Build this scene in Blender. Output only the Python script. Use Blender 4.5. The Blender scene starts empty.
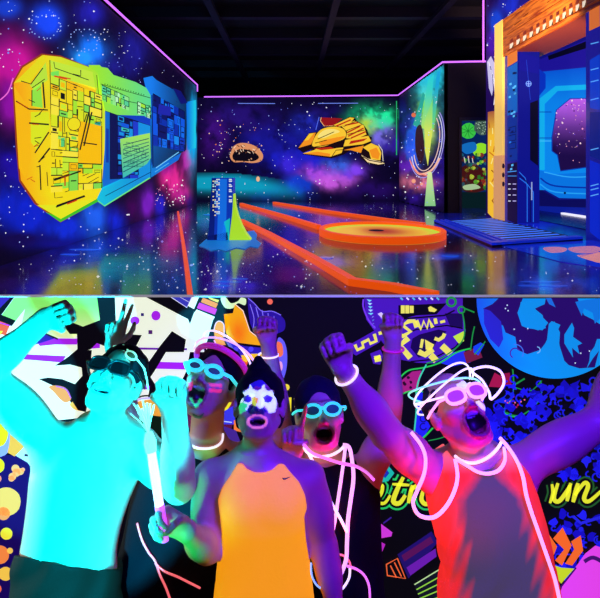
import bpy, bmesh, math, random
import numpy as np
from mathutils import Vector
from mathutils.bvhtree import BVHTree

# ------------------------------------------------------------------ frame of the place
# Camera 2.3 m above the lower floor, looking along +Y.  The lower, near area holds a party in front of a
# free-standing graffiti wall; behind and above that wall lies a raised black-light mini golf hall.
FOC, CX, CY, EYE = 560.0, 292.0, 172.0, 2.3
UP = 1.0                       # level of the raised hall floor
random.seed(7)
rng = np.random.default_rng(5)
SC = bpy.context.scene
COL = SC.collection

def P(px, py, d):              # point at depth d seen at (px, py)
    return np.array([(px - CX) * d / FOC, d, EYE - (py - CY) * d / FOC])
def on_floor(px, py, z=UP):
    return P(px, py, (EYE - z) * FOC / (py - CY))
def to_px(v):
    v = np.asarray(v)
    return CX + v[:, 0] / v[:, 1] * FOC, CY - (v[:, 2] - EYE) / v[:, 1] * FOC

def lin(c):
    c = np.asarray(c, float) / 255.0
    return np.where(c <= 0.04045, c / 12.92, ((c + 0.055) / 1.055) ** 2.4)
def L4(c):
    r = lin(c); return (float(r[0]), float(r[1]), float(r[2]), 1.0)

# ------------------------------------------------------------------ materials
def new_mat(name):
    m = bpy.data.materials.new(name); m.use_nodes = True
    nt = m.node_tree; b = nt.nodes['Principled BSDF']
    return m, nt, b
def rough_noise(nt, b, lo, hi, scale, bump=0.0):
    tc = nt.nodes.new('ShaderNodeTexCoord')
    n = nt.nodes.new('ShaderNodeTexNoise'); n.inputs['Scale'].default_value = scale; n.inputs['Detail'].default_value = 4
    nt.links.new(tc.outputs['Object'], n.inputs['Vector'])
    mr = nt.nodes.new('ShaderNodeMapRange'); mr.inputs['To Min'].default_value = lo; mr.inputs['To Max'].default_value = hi
    nt.links.new(n.outputs['Fac'], mr.inputs['Value']); nt.links.new(mr.outputs['Result'], b.inputs['Roughness'])
    if bump:
        bp = nt.nodes.new('ShaderNodeBump'); bp.inputs['Strength'].default_value = bump; bp.inputs['Distance'].default_value = 0.01
        nt.links.new(n.outputs['Fac'], bp.inputs['Height']); nt.links.new(bp.outputs['Normal'], b.inputs['Normal'])
def mat(name, col, rough=0.6, metal=0.0, emit=0.0, ecol=None, scale=20, bump=0.0, spec=0.5, alpha=1.0):
    m, nt, b = new_mat(name)
    b.inputs['Base Color'].default_value = L4(col); b.inputs['Metallic'].default_value = metal
    b.inputs['Specular IOR Level'].default_value = spec
    rough_noise(nt, b, max(0.02, rough - 0.08), min(1, rough + 0.08), scale, bump)
    if emit:
        b.inputs['Emission Color'].default_value = L4(ecol or col); b.inputs['Emission Strength'].default_value = emit
    if alpha < 1: b.inputs['Alpha'].default_value = alpha
    return m
def mat_attr(name, emit=0.0, rough=0.6, glow=False, spec=0.4, coat=0.0, scale=20, bump=0.0, albedo=1.0):
    # colour of the paint comes from the mesh's own colour attribute; fluorescent paint gives off its own colour under UV
    m, nt, b = new_mat(name)
    a = nt.nodes.new('ShaderNodeAttribute'); a.attribute_name = 'Col'
    mx = nt.nodes.new('ShaderNodeVectorMath'); mx.operation = 'SCALE'; mx.inputs['Scale'].default_value = albedo
    nt.links.new(a.outputs['Color'], mx.inputs[0]); nt.links.new(mx.outputs['Vector'], b.inputs['Base Color'])
    b.inputs['Specular IOR Level'].default_value = spec
    rough_noise(nt, b, max(0.02, rough - 0.06), min(1, rough + 0.06), scale, bump)
    b.inputs['Coat Weight'].default_value = coat; b.inputs['Coat Roughness'].default_value = 0.08
    if glow:
        g = nt.nodes.new('ShaderNodeAttribute'); g.attribute_name = 'Glow'
        nt.links.new(g.outputs['Color'], b.inputs['Emission Color']); b.inputs['Emission Strength'].default_value = 1.0
    elif emit:
        nt.links.new(a.outputs['Color'], b.inputs['Emission Color']); b.inputs['Emission Strength'].default_value = emit
    return m
M_PAINT = mat_attr('fluorescent_wall_paint', emit=0.9, rough=0.6, spec=0.12, albedo=0.35)
M_FLOOR = mat_attr('glossy_painted_floor', emit=0.55, rough=0.13, spec=0.5, coat=0.12, scale=3, albedo=0.4)
M_SKIN = mat_attr('skin', rough=0.45, glow=True, spec=0.4, scale=60)
M_CLOTH = mat_attr('cloth', rough=0.8, glow=True, spec=0.12, scale=150, bump=0.15, albedo=0.55)
M_BLACK = mat('matte_black', (9, 7, 14), 0.8, spec=0.2)
M_VIOLET_LED = mat('violet_led', (190, 90, 255), 0.4, emit=1.3, ecol=(206, 110, 255))
M_ORANGE = mat('fluorescent_orange_rail', (255, 96, 18), 0.45, emit=0.72, ecol=(255, 88, 12))
M_WHITE_CAP = mat('pale_cap', (205, 200, 215), 0.5, emit=0.45, ecol=(190, 185, 200))

# ------------------------------------------------------------------ objects
def tag(o, label=None, cat=None, group=None, kind=None):
    if label: o['label'] = label
    if cat: o['category'] = cat
    if group: o['group'] = group
    if kind: o['kind'] = kind
    return o
def empty(name, loc, label, cat, group=None):
    o = bpy.data.objects.new(name, None); COL.objects.link(o); o.location = [float(q) for q in loc]
    return tag(o, label, cat, group)
def mesh_np(name, verts, faces, material, parent=None, smooth=False, col=None, glow=None):
    """verts (n,3); faces: array (m,k) or list of tuples"""
    verts = np.asarray(verts, np.float32)
    me = bpy.data.meshes.new(name)
    if isinstance(faces, np.ndarray):
        m, k = faces.shape
        me.vertices.add(len(verts)); me.vertices.foreach_set('co', verts.ravel())
        me.loops.add(m * k); me.loops.foreach_set('vertex_index', faces.astype(np.int32).ravel())
        me.polygons.add(m); me.polygons.foreach_set('loop_start', np.arange(0, m * k, k, dtype=np.int32))
        try: me.polygons.foreach_set('loop_total', np.full(m, k, np.int32))
        except Exception: pass
        me.update(calc_edges=True)
    else:
        me.from_pydata([tuple(map(float, v)) for v in verts], [], [tuple(map(int, f)) for f in faces])
    if smooth: me.polygons.foreach_set('use_smooth', np.ones(len(me.polygons), bool))
    for nm, arr in (('Col', col), ('Glow', glow)):
        if arr is None: continue
        a = me.color_attributes.new(nm, 'FLOAT_COLOR', 'POINT')
        full = np.ones((len(verts), 4), np.float32); full[:, :3] = arr
        a.data.foreach_set('color', full.ravel())
    me.materials.append(material); me.validate(); me.update()
    o = bpy.data.objects.new(name, me); COL.objects.link(o)
    if parent is not None:
        o.parent = parent
        if parent.type == 'EMPTY':
            o.matrix_parent_inverse.identity(); me.transform(__import__('mathutils').Matrix.Translation(-parent.location))
    return o

class MB:                      # collects simple solids into one mesh
    def __init__(s): s.v, s.f = [], []
    def add(s, v, f):
        b = len(s.v); s.v += [tuple(map(float, q)) for q in v]; s.f += [tuple(b + i for i in q) for q in f]; return s
    def box(s, lo, hi):
        (a, b, c), (d, e, f) = lo, hi
        return s.add([(a,b,c),(d,b,c),(d,e,c),(a,e,c),(a,b,f),(d,b,f),(d,e,f),(a,e,f)],
                     [(0,3,2,1),(4,5,6,7),(0,1,5,4),(1,2,6,5),(2,3,7,6),(3,0,4,7)])
    def prism(s, base, top):   # two rings of equal length
        n = len(base)
        return s.add(list(base) + list(top), [tuple(range(n))[::-1], tuple(range(n, 2*n))] + [(i, (i+1) % n, n + (i+1) % n, n + i) for i in range(n)])
    def tube(s, pts, r, closed=False, n=8):
        pts = [np.asarray(p, float) for p in pts]; m = len(pts)
        rs = r if hasattr(r, '__len__') else [r] * m
        ring = []; up = None
        for i in range(m):
            a = pts[(i-1) % m] if (closed or i > 0) else pts[i]
            b = pts[(i+1) % m] if (closed or i < m-1) else pts[i]
            t = b - a; t /= (np.linalg.norm(t) + 1e-9)
            if up is None: up = np.array([0, 0, 1.0]) if abs(t[2]) < 0.9 else np.array([1.0, 0, 0])
            up = up - t * up.dot(t); up /= (np.linalg.norm(up) + 1e-9); w = np.cross(t, up)
            ring.append([pts[i] + rs[i] * (math.cos(q) * up + math.sin(q) * w) for q in np.linspace(0, 2*math.pi, n, endpoint=False)])
        f = []
        for i in range(m if closed else m - 1):
            j = (i + 1) % m
            for k in range(n): f.append((i*n+k, i*n+(k+1) % n, j*n+(k+1) % n, j*n+k))
        if not closed: f += [tuple(range(n))[::-1], tuple(range((m-1)*n, m*n))]
        return s.add([q for rg in ring for q in rg], f)
    def build(s, name, material, parent=None, smooth=False):
        return mesh_np(name, s.v, s.f, material, parent, smooth)

def spline(pts, n=6, closed=False):
    """Catmull-Rom through points of any dimension"""
    p = [np.asarray(q, float) for q in pts]; m = len(p); out = []
    for i in range(m if closed else m - 1):
        g = (lambda k: p[k % m]) if closed else (lambda k: p[min(max(k, 0), m - 1)])
        a, b, c, d = g(i-1), g(i), g(i+1), g(i+2)
        for t in np.linspace(0, 1, n, endpoint=False):
            out.append(0.5 * ((2*b) + (-a + c)*t + (2*a - 5*b + 4*c - d)*t*t + (-a + 3*b - 3*c + d)*t**3))
    if not closed: out.append(p[-1])
    return out

# value noise
_lat = rng.random((128, 128))
def vnoise(x, y):
    xi = np.floor(x).astype(int); yi = np.floor(y).astype(int); fx = x - xi; fy = y - yi
    fx = fx*fx*(3-2*fx); fy = fy*fy*(3-2*fy)
    a = _lat[xi % 128, yi % 128]; b = _lat[(xi+1) % 128, yi % 128]; c = _lat[xi % 128, (yi+1) % 128]; d = _lat[(xi+1) % 128, (yi+1) % 128]
    return (a*(1-fx)+b*fx)*(1-fy) + (c*(1-fx)+d*fx)*fy
def fbm(x, y, o=5):
    s = 0; a = 0.5; t = 0
    for i in range(o):
        s = s + a * vnoise(x * 2**i + 17.3*i, y * 2**i + 5.1*i); t += a; a *= 0.55
    return s / t

def inpoly(x, y, poly):
    r = np.zeros(x.shape, bool); n = len(poly)
    for i in range(n):
        x1, y1 = poly[i]; x2, y2 = poly[(i+1) % n]
        c = ((y1 > y) != (y2 > y)) & (x < (x2-x1)*(y-y1)/((y2-y1) if y2 != y1 else 1e-9) + x1)
        r ^= c
    return r

# ------------------------------------------------------------------ murals: layers of paint on a plane
class Mural:
    def __init__(s, proj, normal, step):
        s.proj, s.n, s.step = proj, np.array(normal, float), step
        s.v, s.f, s.c, s.layer = [], [], [], 0
    def _add(s, pts, faces, cols):
        b = len(s.v)
        for (x, y), c in zip(pts, cols):
            s.v.append(s.proj(x, y) + s.n * (s.step * s.layer)); s.c.append(c)
        s.f += [tuple(b + i for i in q) for q in faces]
    def up(s): s.layer += 1; return s
    def poly(s, pts, col, smooth=False, grad=None, up=True, n=5):
        if up: s.layer += 1
        if smooth: pts = [tuple(q) for q in spline(pts, n, True)]
        if grad is None:
            s._add(pts, [tuple(range(len(pts)))], [lin(col)] * len(pts)); return s
        bm = bmesh.new(); bm.faces.new([bm.verts.new((x, y, 0)) for x, y in pts])
        bmesh.ops.triangulate(bm, faces=bm.faces[:])
        for _ in range(2): bmesh.ops.subdivide_edges(bm, edges=bm.edges[:], cuts=1, use_grid_fill=True)
        bmesh.ops.triangulate(bm, faces=bm.faces[:])
        bm.verts.index_update()
        vv = [(v.co.x, v.co.y) for v in bm.verts]
        s._add(vv, [tuple(q.index for q in f.verts) for f in bm.faces], [lin(np.clip(grad(x, y), 0, 255)) for x, y in vv]); bm.free(); return s
    def line(s, pts, w, col, smooth=False, closed=False, up=True, n=5):
        if up: s.layer += 1
        if smooth: pts = spline(pts, n, closed)
        pts = [np.asarray(q, float) for q in pts]; m = len(pts); vs = []
        ws = w if hasattr(w, '__len__') else [w] * m
        if len(ws) != m: ws = np.interp(np.linspace(0, 1, m), np.linspace(0, 1, len(ws)), ws)
        for i in range(m):
            a = pts[(i-1) % m] if (closed or i) else pts[i]; b = pts[(i+1) % m] if (closed or i < m-1) else pts[i]
            t = b - a; t = t / (np.linalg.norm(t) + 1e-9); q = np.array([-t[1], t[0]]) * ws[i] / 2
            vs += [tuple(pts[i] + q), tuple(pts[i] - q)]
        f = [(2*i, 2*i+1, 2*((i+1) % m)+1, 2*((i+1) % m)) for i in range(m if closed else m-1)]
        s._add(vs, f, [lin(col)] * len(vs)); return s
    def disc(s, cx, cy, r, col, ry=None, up=True, n=18, jit=0.0):
        ry = ry or r
        pts = [(cx + r*math.cos(t)*(1+jit*random.uniform(-1, 1)), cy + ry*math.sin(t)*(1+jit*random.uniform(-1, 1))) for t in np.linspace(0, 2*math.pi, n, endpoint=False)]
        return s.poly(pts, col, up=up)
    def ring(s, cx, cy, r, w, col, ry=None, a0=0, a1=360, up=True, n=24, rot=0):
        ry = ry or r; c, q = math.cos(math.radians(rot)), math.sin(math.radians(rot))
        pts = [(cx + r*math.cos(t)*c - ry*math.sin(t)*q, cy + r*math.cos(t)*q + ry*math.sin(t)*c) for t in np.radians(np.linspace(a0, a1, n))]
        return s.line(pts, w, col, up=up)
    def stars(s, n, area, lo, hi, cols, keep=None, up=True):
        if up: s.layer += 1
        k = 0
        while k < n:
            x = random.uniform(area[0], area[2]); y = random.uniform(area[1], area[3])
            k += 1
            if keep and not keep(x, y): continue
            r = random.uniform(lo, hi) * (1.5 if random.random() < 0.12 else 1)
            s._add([(x-r, y), (x, y-r), (x+r, y), (x, y+r)], [(0, 1, 2, 3)], [lin(random.choice(cols))] * 4)
    def grid(s, xs, ys, fn):       # base coat: painted nebula on a fine grid of the wall itself
        X, Y = np.meshgrid(xs, ys, indexing='ij')
        cols = fn(X, Y); b = len(s.v); ny = len(ys)
        pts = [s.proj(x, y) for x, y in zip(X.ravel(), Y.ravel())]
        s.v += pts; s.c += list(cols.reshape(-1, 3))
        for i in range(len(xs)-1):
            for j in range(ny-1): s.f.append((b+i*ny+j, b+(i+1)*ny+j, b+(i+1)*ny+j+1, b+i*ny+j+1))
    def build(s, name, material=None, parent=None):
        return mesh_np(name, np.array(s.v), s.f, material or M_PAINT, parent, col=np.array(s.c))

def nebula(base, blobs, nx, ny, contrast=1.0):
    """blobs: (px,py,rx,ry,(r,g,b),amp); nx, ny give the noise coordinates of the wall"""
    def fn(X, Y):
        out = np.ones(X.shape + (3,)) * lin(base)
        N = fbm(nx(X, Y), ny(X, Y))
        for k, (cx, cy, rx, ry, c, a) in enumerate(blobs):
            D = np.exp(-(((X-cx)/rx)**2 + ((Y-cy)/ry)**2))
            n2 = np.clip((fbm(nx(X, Y)*1.4 + 9*k, ny(X, Y)*1.4 + 3*k) - 0.32) * 3.2 * contrast, 0, 1.5)
            w = np.clip(D * a * (0.25 + n2), 0, 1)[..., None]
            out = out * (1 - w) + lin(c) * w
        return out * (0.55 + 0.9 * N)[..., None]
    return fn
# ================================================================== RAISED HALL
XL, XR, XP = -4.03, 4.80, 5.73           # left wall, right mural wall, portal wall
D_LEFT_END, D_BACK, D_FACE, D_PORTAL = 23.5, 25.1, 17.7, 16.54
def structure(o): return tag(o, kind='structure')
def projX(X):
    return lambda px, py: P(px, py, X * FOC / (px - CX))
def projY(d):
    return lambda px, py: P(px, py, d)
def projF(z=UP):
    return lambda px, py: on_floor(px, py, z)
STAR = [(235, 235, 255), (160, 180, 255), (255, 255, 255), (120, 140, 255)]

# ---- floor: glossy, painted like deep space
fl = Mural(projF(), (0, 0, 1), 0.0006)
fxs = np.concatenate([np.linspace(-60, 640, 240)]); fys = np.concatenate([[190.0, 196], np.linspace(200, 300, 110)])
fb = [(95, 246, 70, 8, (14, 26, 150), .9), (30, 262, 40, 10, (20, 10, 90), .9), (150, 232, 30, 10, (20, 20, 140), .8), (80, 280, 60, 14, (70, 38, 60), .8),  # brown and teal blobs at lower left paint in the ship's reflection
      (20, 285, 30, 14, (40, 16, 90), .9), (130, 275, 30, 22, (8, 50, 70), .8), (190, 225, 30, 8, (50, 20, 150), .9), (232, 285, 26, 10, (60, 40, 220), 1.0),
      (270, 250, 40, 12, (50, 15, 120), .9), (300, 275, 30, 10, (90, 10, 90), .8), (330, 262, 16, 6, (60, 60, 200), 1), (215, 270, 40, 18, (40, 10, 130), .9),
      (400, 262, 40, 8, (40, 10, 110), .9), (470, 258, 22, 10, (95, 30, 60), .8), (545, 283, 38, 9, (20, 70, 225), 1.1), (450, 257, 20, 3, (30, 70, 220), 1.0), (440, 285, 30, 16, (12, 40, 70), .6),
      (560, 268, 40, 8, (40, 15, 150), .9), (360, 284, 30, 8, (70, 10, 40), .8), (270, 212, 40, 5, (40, 14, 130), .9), (350, 208, 60, 4, (30, 14, 100), .9), (510, 225, 60, 12, (16, 40, 220), .8)]
fl.grid(fxs, fys, nebula((9, 4, 34), fb, lambda x, y: x*0.045, lambda x, y: (y-172)**0.5*1.2 + 40, 1.2))
fl.stars(90, (60, 222, 200, 290), .45, 1.0, STAR)
fl.stars(260, (0, 206, 600, 294), .3, .75, STAR)
fl.stars(70, (180, 245, 330, 292), .4, .9, STAR)
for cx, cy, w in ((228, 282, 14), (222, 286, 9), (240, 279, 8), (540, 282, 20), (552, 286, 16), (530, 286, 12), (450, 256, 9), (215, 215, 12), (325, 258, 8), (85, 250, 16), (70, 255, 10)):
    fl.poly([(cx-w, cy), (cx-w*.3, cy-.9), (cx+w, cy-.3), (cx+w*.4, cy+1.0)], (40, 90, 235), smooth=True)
# cell tiles painted at the foot of the portal
fl.poly([(500, 246), (600, 240), (600, 268), (560, 262)], (16, 40, 190))
for pts in ([(543, 248.5), (556, 247.3), (567, 249), (563, 252.5), (550, 253)], [(569, 248.3), (590, 246.5), (600, 248), (600, 251.5), (588, 254), (573, 252.5)], [(577, 256), (590, 254.5), (601, 253), (601, 263), (590, 261)]):
    fl.poly(pts, (255, 160, 80), smooth=True, up=False)
structure(fl.build('floor', M_FLOOR))
fb_ = MB().box((-9, 2.92, 0.90), (12, 33, 0.985)); structure(fb_.build('floor_slab', M_BLACK))
lf = MB().box((-4, -2, -0.1), (4, 2.92, 0.0)); structure(lf.build('floor_near', mat('dark_floor', (16, 12, 26), .35)))

# ---- hall shell: dark far walls and ceiling with beams
sh = MB().box((-9, 33, UP), (12, 33.2, 7.9)); structure(sh.build('wall_far', M_BLACK))
structure(MB().box((-9, 2.9, 7.8), (12, 33, 7.95)).build('ceiling', mat('ceiling_black', (12, 9, 18), .7)))
M_BEAM = mat('dark_beam', (30, 24, 52), .6)
for i, y in enumerate((18.6, 21.5, 24.5, 27.5, 30.5)):
    structure(MB().box((-8.9, y, 7.45), (11.9, y + .35, 7.8)).build('ceiling_beam', M_BEAM))
for x in (-2.6, 1.2, 4.6):
    structure(MB().box((x, 10, 7.3), (x + .22, 32.9, 7.44)).build('ceiling_duct', M_BEAM))

# ---- left wall with nebula and the yellow spaceship
def dleft(x): return -XL * FOC / (CX - x)
wl = Mural(projX(XL), (1, 0, 0), 0.0006)
lb = [(12, 70, 24, 30, (205, 20, 150), 1.0), (8, 105, 14, 25, (150, 16, 170), .9), (4, 45, 16, 16, (90, 20, 150), .9), (45, 22, 15, 15, (20, 70, 240), 1.2), (88, 52, 17, 14, (20, 120, 255), 1.5), (84, 58, 9, 7, (30, 150, 255), 1.2),
      (8, 8, 14, 10, (20, 60, 200), .9), (90, 12, 14, 14, (30, 30, 170), .8), (130, 55, 16, 22, (24, 24, 130), .9), (112, 66, 18, 10, (30, 30, 150), .8),
      (12, 165, 18, 22, (34, 14, 170), 1.0), (8, 200, 16, 22, (14, 40, 215), 1.1), (30, 215, 22, 22, (12, 40, 225), 1.1), (62, 228, 26, 14, (16, 50, 235), 1.2), (93, 218, 11, 22, (30, 100, 245), 1.3), (112, 222, 12, 14, (14, 40, 215), 1.0),
      (132, 206, 14, 16, (60, 0, 80), .8), (148, 203, 7, 16, (120, 30, 190), 1.0), (160, 205, 6, 10, (40, 30, 200), .9), (172, 178, 9, 14, (240, 40, 150), 1.5), (180, 193, 8, 9, (220, 40, 160), 1.1), (188, 163, 6, 14, (200, 40, 180), 1.2),
      (165, 168, 8, 8, (140, 20, 150), .9), (192, 125, 5, 36, (10, 170, 235), 1.4), (188, 200, 8, 8, (50, 14, 120), .8), (20, 240, 24, 8, (20, 10, 90), 1), (70, 244, 30, 5, (20, 20, 150), .8)]
lb2 = [(a, b, c*.88, d*.88, e, f) for a, b, c, d, e, f in lb]
xs = np.concatenate([np.linspace(-20, 197, 330)])
class _WL:  # regular rows in wall height
    pass
zs = np.linspace(UP, EYE + 3.61, 120)
wl_n = nebula((9, 4, 36), lb2, lambda x, y: dleft(x) * .55, lambda x, y: (CY - y) * dleft(x) / FOC * .8 + 30, 1.3)
def wl_grid():
    Xp, Z = np.meshgrid(xs, zs, indexing='ij'); D = dleft(Xp); Yp = CY - (Z - EYE) * FOC / D
    cols = wl_n(Xp, Yp)
    b = len(wl.v); ny = len(zs)
    wl.v += [np.array([XL, d, z]) for d, z in zip(D.ravel(), Z.ravel())]; wl.c += list(cols.reshape(-1, 3))
    for i in range(len(xs)-1):
        for j in range(ny-1): wl.f.append((b+i*ny+j, b+(i+1)*ny+j, b+(i+1)*ny+j+1, b+i*ny+j+1))
wl_grid()
wl.stars(220, (0, 0, 130, 260), .35, .9, STAR, keep=lambda x, y: y < 172 + .3*(292-x) and y > 172-.88*(292-x)+4)
wl.stars(60, (100, 30, 195, 90), .3, .7, STAR, keep=lambda x, y: y > 172-.88*(292-x)+4)
wl.stars(60, (155, 180, 185, 206), .3, .8, [(255, 190, 220), (255, 255, 255), (255, 120, 190)])
for cx, cy, r in ((46, 26, 12), (84, 40, 12)):
    for t in np.linspace(0, 6.28, 22): wl.disc(cx + r*1.2*math.cos(t)+random.uniform(-1.5, 1.5), cy + r*math.sin(t)+random.uniform(-1.5, 1.5), .7, (150, 180, 255), n=6, up=False)
wl.line([(0, 100), (8, 92), (13, 78)], 1.2, (255, 110, 220), smooth=True)
left_wall = structure(wl.build('wall_left'))
bk = MB().box((XL - .12, 5.5, UP), (XL - .004, D_LEFT_END, EYE + 3.61)); structure(bk.build('wall_left_core', M_BLACK))

# ship (a painting on the wall)
sp = Mural(projX(XL), (1, 0, 0), 0.0006); sp.layer = 12
K = (14, 22, 20)
def yg(x, y):
    t = np.clip((x - 14) / 34, 0, 1); u = np.clip((x - 40) / 60, 0, 1); v = np.clip((150 - y) / 70, 0, 1)
    c = np.array([255, 165, 10]) * (1-t) + np.array([250, 228, 20]) * t
    return c * (1 - u*v*.75) + np.array([140, 240, 60]) * (u*v*.75)
def gg(x, y):
    t = np.clip((x - 92) / 60, 0, 1); return np.array([165, 240, 40]) * (1-t) + np.array([90, 225, 150]) * t
def bg_(x, y):
    t = np.clip((y - 115) / 80, 0, 1); return np.array([14, 60, 190]) * (1-t) + np.array([20, 120, 215]) * t
def cg(x, y):
    t = np.clip((x - 98) / 70, 0, 1); return np.array([20, 200, 225]) * (1-t) + np.array([16, 110, 215]) * t
# red/green halo edge, then bodies
sp.poly([(11.5, 83), (21, 66), (41, 53.5), (60, 55.5), (97, 70), (106, 110), (105.5, 152), (102.5, 190), (97, 202), (60, 222.5), (34, 204), (18.5, 181), (15.5, 150)], (150, 60, 20))
sp.poly([(45, 212), (60, 222), (97, 202), (103, 188), (106, 150), (100, 150), (96, 196), (60, 217)], (60, 200, 40))
sp.poly([(98, 115), (152, 112), (156, 168), (103, 196)], None or (14, 60, 190), grad=bg_)
sp.poly([(96, 190), (100, 190), (150, 166), (177, 152), (181, 153), (178, 160), (150, 178), (104, 206.5), (97, 200)], (20, 180, 220), grad=cg)
sp.line([(97.5, 201), (104, 206), (150, 177.5)], 1.2, (110, 240, 130))
sp.poly([(143, 78), (152, 76), (156, 80), (172, 89), (180, 91), (187, 103), (186, 150), (154, 168), (150, 160), (150, 118), (147, 95)], (14, 110, 230), grad=lambda x, y: np.array([20, 130, 240]) * (1 - np.clip((x-150)/60, 0, .6)) * (1 - np.clip((y-100)/160, 0, .4)))
sp.poly([(186, 102), (195.5, 100), (195.5, 148), (187, 150)], (10, 150, 230), grad=lambda x, y: np.array([10, 110, 225]) * (1-np.clip((x-186)/10, 0, 1)) + np.array([30, 225, 235]) * np.clip((x-186)/10, 0, 1))
sp.poly([(88, 65), (99, 65), (101, 67), (107, 68), (113, 75), (135, 82), (146, 88), (150, 95), (151, 116), (104, 114.5), (96, 92)], (150, 240, 60), grad=gg)
sp.poly([(13, 83), (22, 67.5), (42, 55), (60, 57), (88, 67), (97, 73), (98, 95), (105, 114), (104, 150), (101, 189), (96, 199), (60, 219), (36, 203), (20, 180), (17, 150)], (240, 220, 20), grad=yg)
# facets of the bow
def ol(pts, w=.75, c=K, closed=True, up=True): sp.line(pts, w, c, closed=closed, up=up)
sp.poly([(13, 83), (42, 55), (45, 60), (29, 83), (20, 82)], (235, 225, 20)); sp.poly([(29, 85), (45, 62), (47, 80), (33, 90)], (190, 235, 60), up=False)
sp.poly([(13, 86), (28, 108), (30, 160), (24, 178), (18, 168)], (255, 190, 10), up=False)
sp.poly([(30, 112), (48, 112), (49, 128), (36, 150), (30, 142)], (225, 235, 30), up=False)
sp.poly([(31, 90), (40, 84), (42, 108), (31, 106)], (150, 235, 70), up=False)
sp.poly([(49, 60), (92, 72), (95, 90), (52, 74)], (200, 240, 60), up=False); sp.poly([(52, 76), (96, 88), (94, 96), (53, 82)], (255, 205, 10), up=False)
sp.poly([(36, 205), (60, 219), (96, 198), (60, 205)], (235, 240, 30))
blk = [([(20, 81), (30, 84), (42, 68)], 1.0), ([(15, 101), (28, 109), (47, 110)], 1.3), ([(28, 123), (48, 124.5)], 1.6), ([(31, 90), (31, 106)], .9), ([(42, 82), (44, 108)], 1.6), ([(44, 79), (31, 88)], .8),
       ([(48, 132), (34, 153)], 1.4), ([(49, 148), (38, 162)], 1.6), ([(39, 165), (40, 190)], 1.3), ([(46, 172), (47, 186)], .8), ([(49, 60), (50, 112), (51, 146)], .8), ([(53, 62), (54, 68), (88, 80)], .8),
       ([(72, 74), (80, 76), (80, 70)], 1.0), ([(68, 88), (76, 91)], 1.1), ([(62, 84), (64, 132)], .7), ([(49, 98), (66, 99), (97, 104)], .6), ([(50, 113), (64, 112)], .6), ([(64, 105), (82, 107)], .8), ([(49, 134), (66, 133)], .8),
       ([(86, 114), (76, 148)], 1.0), ([(90, 116), (82, 150)], .6), ([(66, 132), (66, 148), (76, 146)], .8), ([(53, 180), (82, 170)], 2.2), ([(56, 206), (84, 196)], 2.0), ([(59, 160), (60, 174), (74, 170)], .8), ([(59, 153), (75, 151), (74, 161), (59, 165)], .9),
       ([(82, 144), (96, 142), (95, 160), (83, 163)], .8), ([(84, 166), (82, 176), (96, 170)], .8), ([(64, 192), (98, 181)], .6), ([(86, 178), (98, 172)], .7), ([(86, 184), (98, 177)], .6), ([(53, 186), (54, 198), (62, 197)], .7), ([(91, 122), (101, 122), (101, 128), (91, 128), (91, 122)], .8),
       ([(96, 110), (80, 110)], .6), ([(88, 95), (97, 96)], .6), ([(96, 75), (98, 95)], .6), ([(97, 95), (150, 106)], .6), ([(100, 84), (150, 98)], .6)]
sp.up()
for pts, w in blk: sp.line(pts, w, K, up=False)
for x1, y1, x2, y2 in ((56, 76, 70, 79), (16, 102, 27, 108), (60, 205, 72, 201), (31, 124, 38, 124.4), (66, 153, 68, 160), (66, 166, 67, 172)): sp.line([(x1, y1), (x2, y2)], 1.1, (205, 70, 20), up=False)
sp.disc(73, 125, 7, (250, 225, 20)); sp.line([(68, 132), (70, 138), (78, 140)], .8, (60, 160, 60))
for (a, b, c, d, col) in ((52, 140, 60, 128, (150, 235, 90)), (60, 147, 64, 138, (90, 210, 120)), (50, 72, 58, 78, (120, 235, 90)), (53, 190, 70, 184, (150, 240, 70)), (92, 123, 100, 127, (40, 170, 150)), (64, 168, 76, 162, (130, 225, 90)), (86, 150, 94, 145, (245, 235, 60))):
    sp.poly([(a, b), (c, b-(c-a)*.15), (c, d-(c-a)*.15), (a, d)], col, up=False)
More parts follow.
